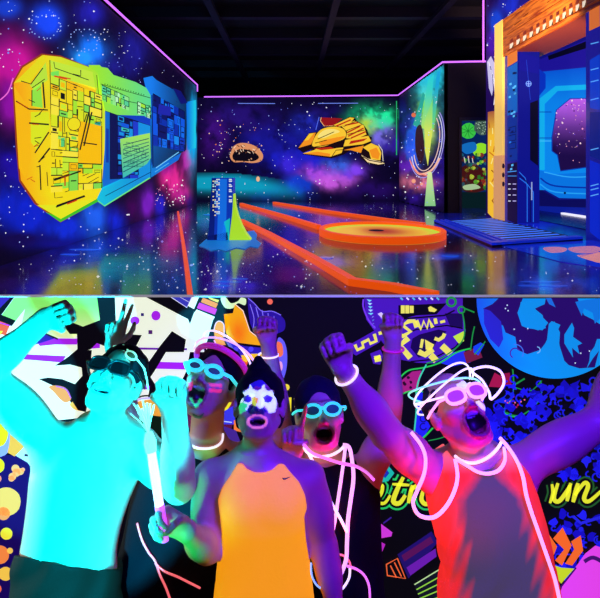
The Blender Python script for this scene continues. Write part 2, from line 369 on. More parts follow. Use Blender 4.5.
# small panel work, in wall perspective (lines run to the hall's vanishing point)
def panel(x, y, dx, dy, col, w=.6, fill=None):
    t = (y - CY) / (x - CX); u = (y + dy - CY) / (x - CX)
    q = [(x, y), (x+dx, y+dx*t), (x+dx, y+dy+dx*u), (x, y+dy)]
    if fill: sp.poly(q, fill, up=False)
    else: sp.line(q, w, col, closed=True, up=False)
random.seed(11)
def panelling(x0, x1, k0, k1, pal, ink, minx, mink, w=.65, bars=.3):
    # panels between upright seams and seams that run to the hall's vanishing point
    cells = []
    def cut(a, b, c, d, n):
        dx, dk = b - a, (d - c); big = dx > minx*2 and dk > mink*2
        if n > 0 and (dx > minx*2 or dk > mink*2) and random.random() < .93:
            if dk <= mink*2 or (dx > minx*2 and random.random() < dx/(dx + dk*110)): t = a + dx*random.uniform(.3, .7); cut(a, t, c, d, n-1); cut(t, b, c, d, n-1)
            else: t = c + dk*random.uniform(.3, .7); cut(a, b, c, t, n-1); cut(a, b, t, d, n-1)
        else: cells.append((a, b, c, d))
    cut(x0, x1, k0, k1, 7)
    Y_ = lambda x, k: CY + k*(x - CX); R = lambda a, b, c, d: [(a, Y_(a, d)), (b, Y_(b, d)), (b, Y_(b, c)), (a, Y_(a, c))]
    sp.up()
    for c in cells:
        f = random.choice(pal)
        if f: sp.poly(R(*c), f, up=False)
    sp.up()
    for c in cells:
        q_ = R(*c); k = random.random(); W = w*random.choice([.8, 1, 1.5])
        if k < .5: sp.line(q_[:3], W, ink, up=False)
        elif k < .85: sp.line(q_[:2], W, ink, up=False)
        else: sp.line(q_[1:3], W*1.4, ink, up=False)
    sp.up()
    for a, b, c, d in cells:
        if random.random() < bars:
            m = random.random(); e = (b-a)*.2; g_ = (d-c)*.25
            if m < .4: sp.line([(a+e, Y_(a+e, (c+d)/2)), (b-e, Y_(b-e, (c+d)/2))], 1.2, ink, up=False)
            elif m < .7: sp.poly(R(a+e, b-e, c+g_, d-g_), random.choice(pal) or ink, up=False)
            else: sp.line(R(a+e, b-e, c+g_, d-g_), w*.8, ink, closed=True, up=False)
panelling(50, 101, -.085, .40, [None, None, (170, 235, 50), (248, 222, 16), (130, 225, 80), (255, 196, 0), (205, 240, 50), (255, 235, 60), (225, 235, 30)], K, 5, .022, .75, .45)
sp.up()
for x1, y1, x2, y2, c_ in ((53, 76, 66, 79, (220, 70, 20)), (54, 180, 80, 171, K), (55, 207, 84, 196, K), (66, 204, 76, 200, (210, 60, 20)), (60, 178, 70, 174.5, (200, 90, 20)), (88, 112, 79, 150, K), (91, 112, 83, 146, K), (64, 176, 64, 186, (200, 60, 20))): sp.line([(x1, y1), (x2, y2)], 1.5, c_, up=False)
sp.disc(73, 124, 6.5, (246, 228, 24)); sp.ring(73, 124, 6.5, .6, K)
for _ in range(12):
    x, y = random.uniform(20, 44), random.uniform(90, 185); sp.line([(x, y), (x + random.uniform(3, 7), y + random.uniform(-6, 3))], .8, random.choice([K, (200, 90, 20)]), up=False)
panelling(101, 150, .375, .455, [None, (120, 235, 110), (150, 240, 140), (90, 215, 150), (190, 255, 190), (170, 240, 60)], (10, 60, 44), 2.5, .02, .6, .6)
for i in range(16): sp.disc(104 + i*2.6, 84 + i*.72, .6, (24, 80, 40), n=6, up=False)
panelling(104, 150, -.04, .325, [(10, 30, 110), (16, 90, 220), (20, 150, 225), (8, 20, 80), (30, 60, 200), (14, 60, 170), (60, 200, 190), (12, 110, 200)], (4, 8, 46), 4, .018, .7, .5)
panelling(152, 184, .19, .56, [(8, 50, 170), (20, 140, 240), (8, 24, 100), (14, 90, 225), (16, 110, 235), (10, 60, 190)], (4, 8, 56), 3, .05, .6, .5)
sp.poly([(119, 139), (149, 133), (150, 158), (146, 164), (122, 178)], (150, 230, 90), grad=lambda x, y: np.array([170, 235, 90]) * (1-np.clip((y-135)/45, 0, 1)) + np.array([50, 190, 190]) * np.clip((y-135)/45, 0, 1))
sp.up()
for i in range(7): sp.line([(122, 145 + i*4.5), (148, 138.5 + i*3.4)], .8, (20, 110, 110) if i % 2 else (10, 60, 90), up=False)
sp.up()
for _ in range(16): panel(random.uniform(122, 142), random.uniform(142, 166), random.uniform(3, 8), random.uniform(2, 5), (14, 80, 90), .5)
sp.poly([(158, 104), (170, 107), (170, 116), (157, 114)], (30, 40, 170)); sp.poly([(172, 88), (180, 91), (187, 103), (180, 104)], (10, 20, 110))
sp.line([(155, 168), (178, 152)], .9, (120, 210, 255)); sp.line([(154, 172), (168, 163)], .7, (90, 190, 240)); sp.line([(104, 196), (150, 172)], .7, (6, 40, 110), up=False); sp.line([(151, 95), (152, 168)], 1.0, (6, 14, 90), up=False)
o = sp.build('spaceship_painting', parent=left_wall); tag(o, 'yellow, green and blue spaceship painted on the left wall')

# ---- back wall
wb = Mural(projY(D_BACK), (0, -1, 0), 0.002)
bb = [(300, 155, 30, 16, (26, 30, 190), 1.1), (272, 140, 26, 16, (24, 24, 150), .9), (330, 180, 18, 7, (200, 90, 220), 1.7), (316, 172, 14, 6, (170, 70, 220), 1.2), (350, 172, 14, 7, (120, 60, 220), 1.1), (335, 166, 10, 6, (60, 110, 240), 1.1),
      (375, 118, 17, 9, (30, 230, 150), 2.0), (366, 128, 8, 7, (190, 230, 70), 1.3), (382, 135, 10, 9, (120, 110, 220), 1.1), (390, 145, 10, 10, (50, 30, 150), 1), (240, 118, 30, 14, (36, 16, 110), .8), (215, 135, 12, 20, (60, 14, 120), .9),
      (300, 185, 12, 10, (20, 60, 200), 1.1), (290, 165, 8, 8, (60, 40, 220), 1), (320, 112, 20, 8, (24, 14, 90), .8), (370, 190, 25, 8, (34, 10, 90), .8), (270, 192, 20, 7, (14, 40, 150), .8), (305, 125, 12, 10, (30, 40, 170), .8)]
wb_n = nebula((10, 5, 38), bb, lambda x, y: x*.07, lambda x, y: y*.07 + 9, 1.4)
def wb_fn(X, Y):
    o = wb_n(X, Y)
    u = (X - 195) / 100.0; cy = 181 + 14*np.clip(u-.25, 0, 2)**1.6          # teal comet arc
    w = np.exp(-((Y - cy - 2) / (4.5 + 4*np.clip(1-np.abs(u-.45), 0, 1)))**2) * np.clip((1.12 - u)*1.5, 0, 1) * (Y > cy - 8)
    w = np.clip(w * 1.5, 0, 1)[..., None]
    return o*(1-w) + lin((14, 160, 190))*w
wb.grid(np.linspace(180, 401, 200), np.linspace(97.5, 201.5, 100), wb_fn)
wb.stars(200, (198, 102, 398, 200), .25, .6, STAR)
wb.stars(40, (205, 120, 262, 165), .4, .9, [(255, 190, 150), (255, 240, 220), (230, 120, 60)])
wb.line([(396.5, 101), (396.5, 155)], .9, (40, 190, 110)); wb.line([(238, 103.4), (275, 103.6)], .6, (120, 150, 255)); wb.line([(318, 103.4), (358, 103.2)], .6, (120, 150, 255), up=False)
wb.disc(258, 179, 1.8, (250, 190, 140), ry=2.6)
back_wall = structure(wb.build('wall_back')); structure(MB().box((-9, D_BACK + .01, UP), (XR + .1, D_BACK + .2, EYE + 3.3)).build('wall_back_core', M_BLACK))
# asteroid painting
ast = Mural(projY(D_BACK), (0, -1, 0), 0.002); ast.layer = 6
ast.poly([(231, 152), (234, 146), (241, 143), (250, 144), (258, 148), (263, 155), (261, 161), (253, 163), (243, 162), (234, 162), (230, 157)], (226, 150, 100), smooth=True)
ast.poly([(233, 154), (240, 149), (252, 151), (259, 157), (254, 161), (243, 161), (234, 160)], (14, 8, 20), smooth=True); ast.up()
random.seed(3)
for _ in range(26):
    x, y = random.uniform(233, 260), random.uniform(145, 152); ast.line([(x, y), (x+random.uniform(-3, 3), y+random.uniform(1, 2.5))], .7, random.choice([(30, 14, 10), (255, 225, 190), (110, 60, 40)]), up=False)
for _ in range(12): ast.disc(random.uniform(232, 261), random.uniform(150, 162), random.uniform(.5, .9), random.choice([(230, 170, 130), (30, 14, 20)]), n=6, up=False)
tag(ast.build('asteroid_painting', parent=back_wall), 'brown cratered asteroid painted on the back wall')
# golden ship painting: coordinates from its own drawing, 5.436 units per step
gs = Mural(projY(D_BACK), (0, -1, 0), 0.002); gs.layer = 6
def q(*a): return [(290 + x/5.436, 95 + y/5.436) for x, y in a]
Y1, Y2, OR, RD, DK = (255, 205, 50), (255, 232, 120), (250, 150, 30), (190, 40, 20), (26, 10, 14)
gs.poly(q((170, 122), (240, 125), (285, 128), (240, 165), (190, 170), (170, 150)), (150, 20, 24), smooth=False); gs.line(q((170, 122), (165, 140), (185, 168), (240, 166)), .8, (240, 190, 120), up=False)
gs.poly(q((42, 290), (70, 250), (105, 205), (150, 200), (180, 178), (230, 168), (290, 140), (320, 118), (350, 120), (362, 140), (400, 162), (420, 190), (430, 225), (445, 230), (440, 262), (480, 275), (500, 310), (495, 360), (520, 372), (480, 385), (420, 370), (380, 340), (385, 318), (330, 300), (290, 325), (225, 345), (65, 322), (110, 305), (125, 290), (120, 278), (60, 300)), DK)
gs.poly(q((46, 288), (75, 250), (105, 210), (140, 205), (128, 240), (115, 268)), OR); gs.poly(q((75, 250), (105, 210), (130, 207), (100, 245)), Y1)
gs.poly(q((120, 268), (140, 220), (175, 185), (240, 172), (290, 185), (305, 215), (290, 240), (240, 262), (180, 280), (135, 282)), Y1, smooth=True)
gs.poly(q((150, 225), (185, 192), (235, 185), (270, 200), (230, 215), (180, 235)), Y2, smooth=True); gs.poly(q((160, 255), (230, 235), (300, 225), (250, 255), (180, 275)), OR, smooth=True)
gs.poly(q((70, 318), (130, 300), (150, 288), (240, 290), (290, 285), (280, 315), (220, 335)), Y1); gs.poly(q((75, 318), (150, 308), (220, 320), (215, 335)), OR); gs.poly(q((130, 290), (220, 282), (240, 292), (170, 300)), RD)
gs.poly(q((235, 165), (325, 122), (350, 125), (330, 150), (270, 172)), Y1); gs.poly(q((280, 170), (350, 140), (400, 165), (415, 215), (360, 240), (305, 235), (310, 200)), Y1)
gs.up()
for a in (q((300, 165), (370, 150)), q((310, 205), (380, 170)), q((315, 225), (400, 180)), q((250, 170), (330, 135)), q((330, 235), (410, 200))): gs.line(a, 1.4, RD, up=False); 
for a in (q((290, 172), (360, 142)), q((305, 195), (390, 162)), q((312, 215), (405, 190)), q((120, 285), (220, 268), (300, 240)), q((250, 265), (430, 225)), q((240, 290), (430, 240)), q((225, 338), (250, 300), (390, 290)), q((150, 240), (240, 200)), q((135, 262), (200, 245))): gs.line(a, .7, DK, up=False)
gs.poly(q((300, 245), (425, 222), (440, 250), (395, 268), (290, 280)), Y1); gs.poly(q((290, 300), (400, 275), (385, 315), (330, 300)), OR); gs.poly(q((330, 250), (420, 235), (400, 250), (320, 268)), RD)
gs.poly(q((395, 285), (440, 262), (482, 280), (495, 315), (490, 355), (440, 350), (430, 310)), Y1); gs.poly(q((430, 300), (470, 285), (488, 320), (480, 350), (445, 340)), OR); gs.poly(q((385, 325), (420, 345), (490, 362), (515, 372), (480, 378), (420, 365)), (255, 225, 160)); gs.line(q((395, 335), (430, 355), (500, 368)), .9, DK)
gs.line(q((44, 292), (62, 300), (122, 278)), 1.0, DK); gs.poly(q((48, 297), (120, 276), (128, 290), (72, 315)), DK); gs.line(q((158, 120), (140, 190)), .6, (90, 120, 255)); gs.line(q((480, 270), (500, 300), (505, 360)), .6, (250, 240, 210), up=False)
tag(gs.build('golden_ship_painting', parent=back_wall), 'golden winged spaceship painted on the back wall')

# ---- right mural wall (glowing ring and light beam)
wr = Mural(projX(XR), (-1, 0, 0), 0.0015)
rb = [(432, 85, 12, 22, (30, 190, 205), 1.6), (426, 118, 8, 18, (120, 220, 90), 2.0), (413, 140, 6, 16, (20, 120, 250), 1.8), (428, 130, 5, 14, (200, 235, 90), 1.5), (413, 145, 7, 18, (30, 90, 235), 1.4), (405, 165, 8, 10, (90, 30, 170), 1), (420, 182, 14, 7, (230, 120, 150), 1.3), (440, 160, 7, 20, (40, 20, 150), 1), (405, 120, 6, 14, (24, 20, 130), 1), (412, 195, 12, 8, (40, 14, 120), 1), (436, 190, 8, 10, (60, 20, 140), 1), (441, 130, 5, 12, (50, 40, 190), 1)]
wr.grid(np.linspace(399.2, 444, 90), np.linspace(58, 216, 130), nebula((10, 5, 40), rb, lambda x, y: 4.8*FOC/(x-CX)*.5, lambda x, y: y*.09, 1.2))
# keep paint inside the wall: rows above the top edge are cut away
top_r = lambda x: CY - 3.41*FOC/(XR*FOC/(x-CX)); bot_r = lambda x: CY + 1.3*FOC/(XR*FOC/(x-CX))
nyr = 130; wr.f = [f for f in wr.f if all(EYE-1.3 <= wr.v[i][2] <= EYE+3.42 for i in f)]
wr.poly([(421, 128), (428, 80), (434, 74), (429, 130)], (60, 215, 200), grad=lambda x, y: np.array([40, 215, 210])*(1-np.clip((y-85)/45, 0, 1)) + np.array([190, 235, 90])*np.clip((y-85)/45, 0, 1))
wr.poly([(430, 130), (437, 72), (441, 69), (434, 128)], (30, 180, 215), grad=lambda x, y: np.array([20, 170, 215])*(1-np.clip((y-85)/45, 0, 1)) + np.array([120, 225, 110])*np.clip((y-85)/45, 0, 1), up=False)
wr.poly([(413, 125), (423, 92), (425, 95), (419, 128)], (40, 170, 150), up=False)
wr.poly([(416, 130), (421, 125), (424, 140), (424, 156), (420, 164), (415.5, 150)], (44, 14, 34), smooth=True)
wr.poly([(424.5, 122), (433, 98), (432, 135), (428, 166), (425, 150)], (200, 235, 90), grad=lambda x, y: np.array([110, 225, 130])*(1-np.clip((y-100)/35, 0, 1)) + np.array([225, 235, 90])*np.clip((y-100)/35, 0, 1))
for r, rr, c in ((15, 33, (230, 230, 250)), (17, 36, (170, 160, 240)), (12.5, 29, (250, 210, 190))): wr.ring(427, 142, r, .8, c, ry=rr, a0=-60, a1=150, rot=8)
wr.line([(413, 166), (420, 174), (432, 170), (440, 158)], 2.0, (250, 190, 160), smooth=True); wr.line([(410, 160), (417, 172), (430, 176)], 1.2, (255, 140, 120), smooth=True)
wr.poly([(428, 172), (432, 172), (436, 206), (425, 206)], (190, 235, 170), grad=lambda x, y: np.array([225, 240, 160])*(1-np.clip((y-172)/40, 0, 1)) + np.array([120, 200, 130])*np.clip((y-172)/40, 0, 1))
wr.disc(414, 115, 2.2, (230, 110, 70)); wr.disc(414, 181, 2, (250, 170, 130)); wr.disc(422, 184, 1.6, (250, 170, 150))
wr.stars(90, (401, 90, 443, 205), .3, .7, STAR, keep=lambda x, y: y > top_r(x) + 3 and y < bot_r(x) - 2)
right_wall = structure(wr.build('wall_right')); structure(MB().box((XR + .01, D_FACE, UP), (XR + .12, D_BACK, EYE + 3.41)).build('wall_right_core', M_BLACK))
# facing wall with the dark doorway
xa, xb = (444-CX)*D_FACE/FOC, (460-CX)*D_FACE/FOC
zt, zd = EYE + 110*D_FACE/FOC, EYE + 53*D_FACE/FOC
structure(MB().box((xa, D_FACE, UP), (xb, D_FACE + .15, zt)).box((xb, D_FACE, zd), (6.3, D_FACE + .15, zt)).build('wall_facing', mat('facing_wall', (16, 9, 30), .7)))
structure(MB().box((xb - .03, D_FACE - .04, UP), (xb + .05, D_FACE + .19, zd + .05)).box((xb + .05, D_FACE - .04, zd - .05), (6.28, D_FACE + .19, zd + .05)).build('door_1', mat('door_casing', (20, 26, 60), .5)))
# reef mural seen through the doorway
rf = Mural(projY(20.2), (0, -1, 0), 0.002)
random.seed(21)
rf.poly([(452, 108), (500, 108), (500, 209), (452, 209)], (8, 36, 90)); rf.poly([(452, 192), (500, 192), (500, 209), (452, 209)], (8, 30, 34))
rf.disc(468, 131, 8, (60, 200, 70), jit=.06); rf.disc(482, 127, 8, (70, 96, 84), jit=.08); rf.poly([(472, 148), (480, 143), (488, 146), (487, 152), (476, 156)], (150, 230, 40), smooth=True)
rf.poly([(460, 146), (474, 142), (476, 150), (466, 154)], (20, 110, 190), smooth=True); rf.poly([(460, 170), (472, 164), (484, 172), (484, 190), (462, 190)], (70, 20, 20), smooth=True)
for _ in range(60): rf.disc(random.uniform(461, 488), random.uniform(154, 190), random.uniform(1, 2.6), random.choice([(40, 120, 40), (150, 40, 30), (90, 180, 50), (20, 60, 60), (180, 200, 60), (30, 90, 110)]), n=8, jit=.25, up=False)
rf.up()
for _ in range(60): rf.disc(random.uniform(476, 489), random.uniform(120, 134), .6, random.choice([(160, 190, 160), (24, 40, 30)]), n=6, up=False)
for i in range(7): rf.line([(462 + i*2, 156 + i % 3), (463 + i*2, 163)], .7, (230, 230, 210) if i % 2 else (20, 20, 20), up=False)
for i in range(9): rf.line([(468, 131), (468 + 7*math.cos(i*.7), 131 + 7*math.sin(i*.7))], .5, (20, 120, 40), up=False)
rf.poly([(463, 186), (474, 184), (480, 188), (466, 190)], (170, 200, 150), smooth=True)
structure(rf.build('wall_reef')); structure(MB().box((5.0, 20.22, UP), (9, 20.3, EYE + 2.4)).build('wall_reef_core', M_BLACK))

# ---- LED strips along the wall tops
def strip(name, paths, label):
    m = MB()
    for p in paths: m.tube(p, .028, n=6)
    return tag(m.build(name, M_VIOLET_LED), label, 'LED strip', 'violet LED strips along the wall tops')
zl, zb, zr = EYE + 3.66, EYE + 3.36, EYE + 3.46
strip('led_strip', [[(XL + .06, y, zl) for y in (6, 12, 18, D_LEFT_END)] + [(XL + .06, D_LEFT_END, zb + .02)]], 'violet LED strip running along the top of the left spaceship wall')
strip('led_strip', [[(XL + .1, D_BACK - .06, zb), (0, D_BACK - .06, zb + .03), (XR - .08, D_BACK - .06, zb + .07)]], 'violet LED strip along the top of the back wall')
strip('led_strip', [[(XR - .06, D_BACK - .1, zr - .03), (XR - .06, D_FACE - .06, zr), (5.55, D_FACE - .06, zr + .02), (6.6, D_FACE - .06, zr + .03)]], 'violet LED strip over the ring mural and dark doorway')
strip('led_strip', [[(XP - .06, D_PORTAL + .05, EYE + 3.25), (XP - .06, D_PORTAL + .05, EYE + 5.3)]], 'upright violet LED strip at the portal wall corner')

# ---- portal wall
wp = Mural(projX(XP), (-1, 0, 0), 0.001)
pb = [(492, 40, 7, 14, (70, 20, 170), 1.3), (496, 22, 6, 10, (20, 70, 220), 1.2), (494, 70, 6, 10, (90, 60, 180), 1.0), (520, 5, 16, 10, (30, 50, 220), 1.2)]
XSP = np.concatenate([np.linspace(486, 512, 40), np.linspace(513, 640, 60)])
ZSP = np.linspace(UP, EYE + 5.4, 110)
def wp_grid():
    X, Z = np.meshgrid(XSP, ZSP, indexing='ij'); D = XP*FOC/(X-CX); Yp = CY - (Z-EYE)*FOC/D
    cols = nebula((30, 10, 80), pb, lambda x, y: XP*FOC/(x-CX)*.8, lambda x, y: (CY-y)*XP/(x-CX)*.8+8, 1.2)(X, Yp)
    ny = len(ZSP)
    wp.v += [np.array([XP, d, z]) for d, z in zip(D.ravel(), Z.ravel())]; wp.c += list(cols.reshape(-1, 3))
    for i in range(len(XSP)-1):
        for j in range(ny-1):
            dm = (D[i, 0] + D[i+1, 0]) / 2; zm = (ZSP[j] + ZSP[j+1]) / 2
            if 9.4 < dm < 15.1 and zm < EYE + 3.95: continue            # the portal opening
            wp.f.append((i*ny+j, (i+1)*ny+j, (i+1)*ny+j+1, i*ny+j+1))
wp_grid()
wp.stars(26, (487, 2, 506, 58), .35, .8, STAR); wp.stars(14, (507, 2, 530, 18), .35, .8, STAR)
wp.poly([(487, 62), (491, 56), (494, 62), (498, 66), (499, 110), (495, 80), (492, 96), (489, 88)], (200, 195, 235))
wp.up()
for i in range(8): wp.line([(489 + i*1.2, 62 + i*4), (494 + (i % 3)*1.5, 84 + i*3.5)], .8, (60, 30, 120) if i % 2 else (240, 240, 255), up=False)
wp.poly([(488, 112), (499, 110), (499, 208), (494, 219), (488, 213)], (250, 190, 50), grad=lambda x, y: np.array([170, 90, 60])*(1-np.clip((y-112)/22, 0, 1)) + np.array([250, 195, 50])*np.clip((y-112)/22, 0, 1))
wp.up()
for i in range(14): wp.line([(489 + (i*3.7) % 9, 122 + i*6), (490 + (i*2.9) % 8, 128 + i*6)], 1.0, random.choice([(200, 110, 20), (255, 235, 140), (150, 80, 20)]), up=False)
portal_wall = structure(wp.build('wall_portal'))
# ================================================================== PORTAL (a thick timber-and-panel gateway), alcove, golf lane
M_WOOD, ntw, bw = new_mat('orange_timber')
tc = ntw.nodes.new('ShaderNodeTexCoord'); mp = ntw.nodes.new('ShaderNodeMapping'); mp.inputs['Scale'].default_value = (2, .5, 6)
nz = ntw.nodes.new('ShaderNodeTexNoise'); nz.inputs['Scale'].default_value = 3; nz.inputs['Detail'].default_value = 6
cr = ntw.nodes.new('ShaderNodeValToRGB'); cr.color_ramp.elements[0].position = .32; cr.color_ramp.elements[0].color = L4((150, 62, 16)); cr.color_ramp.elements[1].position = .62; cr.color_ramp.elements[1].color = L4((238, 150, 52))
ntw.links.new(tc.outputs['Object'], mp.inputs['Vector']); ntw.links.new(mp.outputs['Vector'], nz.inputs['Vector']); ntw.links.new(nz.outputs['Fac'], cr.inputs['Fac']); ntw.links.new(cr.outputs['Color'], bw.inputs['Base Color'])
bw.inputs['Roughness'].default_value = .55
M_PANEL = mat('blue_panel', (14, 62, 190), .45, emit=.35, ecol=(14, 70, 215))
M_JAMB = mat('deep_blue_panel', (12, 24, 150), .45, emit=.5, ecol=(14, 26, 165))
M_YELLOW = mat('yellow_post', (250, 212, 110), .5, emit=.75, ecol=(250, 208, 96))
M_CELLB = mat('alcove_blue', (8, 30, 150), .5, emit=.25)
px_d = lambda px: XP * FOC / (px - CX)
D_J0, D_J1, D_POST = px_d(518), px_d(507), px_d(499.2)
D_N = px_d(589); Z_OP = EYE + 121*D_J0/FOC; Z_LT = EYE + 3.72
PF = XP - .06                                              # front faces stand a little proud of the wall
X_IN = 6.6
portal = empty('portal_gateway', (XP, 12.5, UP), 'tall blue gateway with an orange timber lintel set in the right wall', 'gateway')
MB().box((PF, D_J0, UP), (6.27, D_J1, Z_OP)).build('jamb', M_JAMB, portal)
MB().box((PF, 9.6, UP), (X_IN, D_N, Z_OP)).build('jamb', M_JAMB, portal)
lt = MB().box((PF - .05, 9.6, Z_OP), (X_IN, D_J1, Z_LT + .25)); lt.build('lintel', M_WOOD, portal)
MB().box((PF - .06, 9.6, Z_LT + .25), (PF + .3, D_J1 - .02, Z_LT + .33)).build('lintel_cap', M_WOOD, portal)
MB().box((PF - .07, D_J1 + .001, EYE + .45), (PF + .1, D_POST, EYE + 4.06)).build('post', M_YELLOW, portal)
plo = MB().box((PF - .09, D_J1 + .001, UP), (PF + .1, D_POST + .02, EYE + .45)); tag(plo.build('post_base', mat('orange_cream', (240, 170, 110), .55, emit=.6, ecol=(245, 180, 110)), portal), 'cream and orange foot of the yellow post')
# painted panels on the jamb faces
jp = Mural(projX(PF), (-1, 0, 0), 0.004)
jp.poly([(507.5, 68), (517.5, 62), (517.5, 112), (507.5, 116)], (20, 96, 190)); jp.poly([(507.5, 118), (517.5, 114), (517.5, 160), (507.5, 162)], (12, 50, 150), up=False); jp.poly([(507.5, 164), (517.5, 162), (517.5, 224), (507.5, 220)], (26, 14, 60), up=False)
jp.poly([(507.5, 45), (517.5, 39), (517.5, 61), (507.5, 67)], (214, 120, 50), up=False)
random.seed(9); jp.up()
for _ in range(22): x, y = random.uniform(508, 515), random.uniform(72, 175); jp.poly([(x, y), (x+2.2, y-.8), (x+2.2, y+1.4), (x, y+2)], random.choice([(90, 190, 250), (10, 20, 90), (40, 120, 230), (6, 12, 60)]), up=False)
for y in (128, 136, 144): jp.line([(509, y), (516, y-2), (516, y+4), (510, y+5)], .8, (10, 14, 70), up=False)
for y in (184, 189, 195, 201): jp.line([(508.5, y), (511, y)], .8, (235, 240, 255), up=False); jp.line([(513, y), (516.5, y)], .8, (200, 190, 255), up=False)
jp.line([(508, 172), (517, 171)], .8, (70, 160, 250)); jp.line([(508, 176), (517, 176)], .6, (70, 160, 250), up=False)
jp_ = jp; tag(jp.build('jamb_panel', parent=portal), 'blue control panels and lights on the far side of the gateway front'); jp = Mural(projX(PF), (-1, 0, 0), 0.004)
jp.poly([(590, 60), (600, 54), (600, 110), (590, 108)], (12, 60, 200)); jp.poly([(590, 112), (600, 112), (600, 160), (590, 156)], (10, 30, 130), up=False); jp.poly([(590, 160), (600, 164), (600, 240), (590, 232)], (10, 40, 200), up=False); jp.poly([(589.3, 2), (600, -6), (600, 26), (589.3, 31)], (214, 110, 50), up=False)
jp.up()
for y in (44, 70, 82, 100, 150, 186, 190, 196): jp.line([(591, y), (599, y-2)], 1.0, (90, 170, 250), up=False)
tag(jp.build('jamb_panel', parent=portal), 'blue panels on the near side of the gateway front')
# lintel: row of pale dashes with brown boxes and scratches
lp = Mural(projX(PF - .05), (-1, 0, 0), 0.006); lp.up()
def lint(px, fr): return 172 - (EYE*0 + (Z_OP + fr*(Z_LT + .25 - Z_OP)) - EYE) * (px - CX) / (PF - .05)
for i in range(12):
    a = 510 + i*6.6; b = a + 3.4
    lp.poly([(a, lint(a, .12)), (b, lint(b, .12)), (b, lint(b, .25)), (a, lint(a, .25))], (236, 222, 200), up=False); lp.poly([(a, lint(a, .27)), (b, lint(b, .27)), (b-.3, lint(b, .37)), (a+.3, lint(a, .37))], (128, 52, 40), up=False)
lp.up()
for i in range(12):
    a = 510 + i*6.6; lp.poly([(a+2.2, lint(a+2.2, .11)), (a+3.8, lint(a+3.8, .11)), (a+3.8, lint(a+3.8, .2))], (30, 14, 16), up=False)
lp.line([(507.6, lint(507.6, .09)), (600, lint(600, .09))], .9, (120, 50, 14)); lp.line([(507.6, lint(507.6, .56)), (600, lint(600, .56))], .7, (150, 66, 20), up=False)
for (a, b, f) in ((515, 522, .7), (524, 529, .76), (548, 558, .72)): lp.line([(a, lint(a, f)), (b, lint(b, f+.02))], .8, (110, 44, 16), up=False)
tag(lp.build('lintel_marking', parent=portal), 'row of pale and brown blocks along the lintel')
# post base holes
for y in (166, 175, 184):
    pm = Mural(projX(PF - .09), (-1, 0, 0), 0.005); pm.disc(503.5, y, 1.3, (30, 16, 40), ry=2.6); pm.build('post_hole', parent=portal)
# inner face of the far jamb (faces the viewer)
ij = Mural(projY(D_J0), (0, -1, 0), 0.004)
ij.poly([(518.2, 52), (539.4, 52), (539.4, 224), (518.2, 224)], (12, 20, 140)); ij.poly([(530, 103), (538, 100), (538, 166), (530, 160)], (8, 8, 40)); ij.poly([(519, 52), (539, 58), (539, 74), (519, 70)], (16, 18, 150), up=False)
for k in (0, 3, 6): ij.line([(519, 172 + k), (525 + k*.3, 178 + k), (527 + k, 186 + k), (527 + k, 222)], .8, (40, 120, 245) if k != 3 else (6, 10, 70))
ij.line([(526, 60), (530, 100)], .6, (30, 60, 200)); ij.disc(528, 84, 3.0, (20, 40, 190)); ij.line([(525.5, 84), (530.5, 84)], .8, (130, 170, 255)); ij.line([(528, 81), (528, 87)], .8, (130, 170, 255)); ij.ring(528, 84, 2.6, .6, (110, 160, 255)); ij.line([(531, 182), (531, 200)], 1.2, (150, 170, 220))
tag(ij.build('jamb_lining', parent=portal), 'deep blue inner side of the gateway with an emblem and grooves')
# soffit
MB().box((PF, D_N, Z_OP - .02), (X_IN, D_J0, Z_OP)).build('soffit', mat('dark_timber', (150, 62, 24), .6), portal)

# alcove behind the gateway: cockpit mural on its rear wall, floor, side
XA = 8.3
av = Mural(projX(XA), (-1, 0, 0), 0.002)
av.poly([(515, -30), (640, -30), (640, 240), (515, 210)], (16, 16, 120))
av.poly([(520, 70), (640, 62), (640, 190), (520, 190)], (8, 108, 228), grad=lambda x, y: np.array([8, 84, 214])*(1-np.clip((y-75)/30, 0, 1)) + np.array([12, 140, 240])*np.clip((y-75)/30, 0, 1))
av.poly([(539, 60), (600, 34), (600, 66), (539, 72)], (30, 20, 150)); av.poly([(548, 56), (600, 36), (600, 44), (549, 60)], (6, 6, 30))
av.poly([(538, 100), (556, 86), (600, 84), (600, 89), (558, 91), (545, 104), (545, 170), (538, 170)], (20, 180, 240)); av.poly([(536, 66), (546, 74), (546, 88), (538, 98)], (10, 50, 190))
av.line([(540, 112), (552, 112)], .8, (10, 50, 170)); av.line([(540, 138), (553, 138)], .8, (10, 50, 170), up=False); av.line([(540, 141), (553, 141)], .6, (80, 210, 255), up=False)
neb = nebula((40, 16, 90), [(578, 112, 18, 14, (220, 110, 190), 1.6), (565, 125, 12, 12, (120, 60, 190), 1.2), (580, 150, 14, 12, (20, 10, 50), 1.5)], lambda x, y: x*.2, lambda x, y: y*.2, 1.5)
win = [(552.5, 137), (557, 110), (571, 98.5), (640, 98), (640, 160), (561, 171), (558, 155), (552.5, 151)]
av.poly(win, (40, 16, 90), grad=lambda x, y: np.array([170, 90, 180])*np.clip((150-y)/45, 0.06, 1) + np.array([20, 8, 60])); av.line(win, 1.0, (10, 60, 180), closed=True)
av.stars(170, (553, 99, 598, 165), .3, .75, [(255, 170, 200), (120, 80, 220), (255, 220, 230), (30, 12, 60)], keep=lambda x, y: bool(inpoly(np.array([x]), np.array([y]), win)[0]) and random.random() < np.clip((165-y)/60, .15, 1))
av.poly([(540, 170), (556, 174), (600, 172), (640, 172), (640, 200), (560, 198), (542, 188)], (10, 120, 230)); av.line([(541, 178), (556, 186), (600, 188)], 1.6, (8, 50, 170), smooth=True); av.line([(541, 184), (556, 192), (600, 194)], 1.2, (40, 170, 250), smooth=True); av.line([(545, 172), (570, 177), (600, 176)], 1.0, (50, 180, 255), smooth=True)
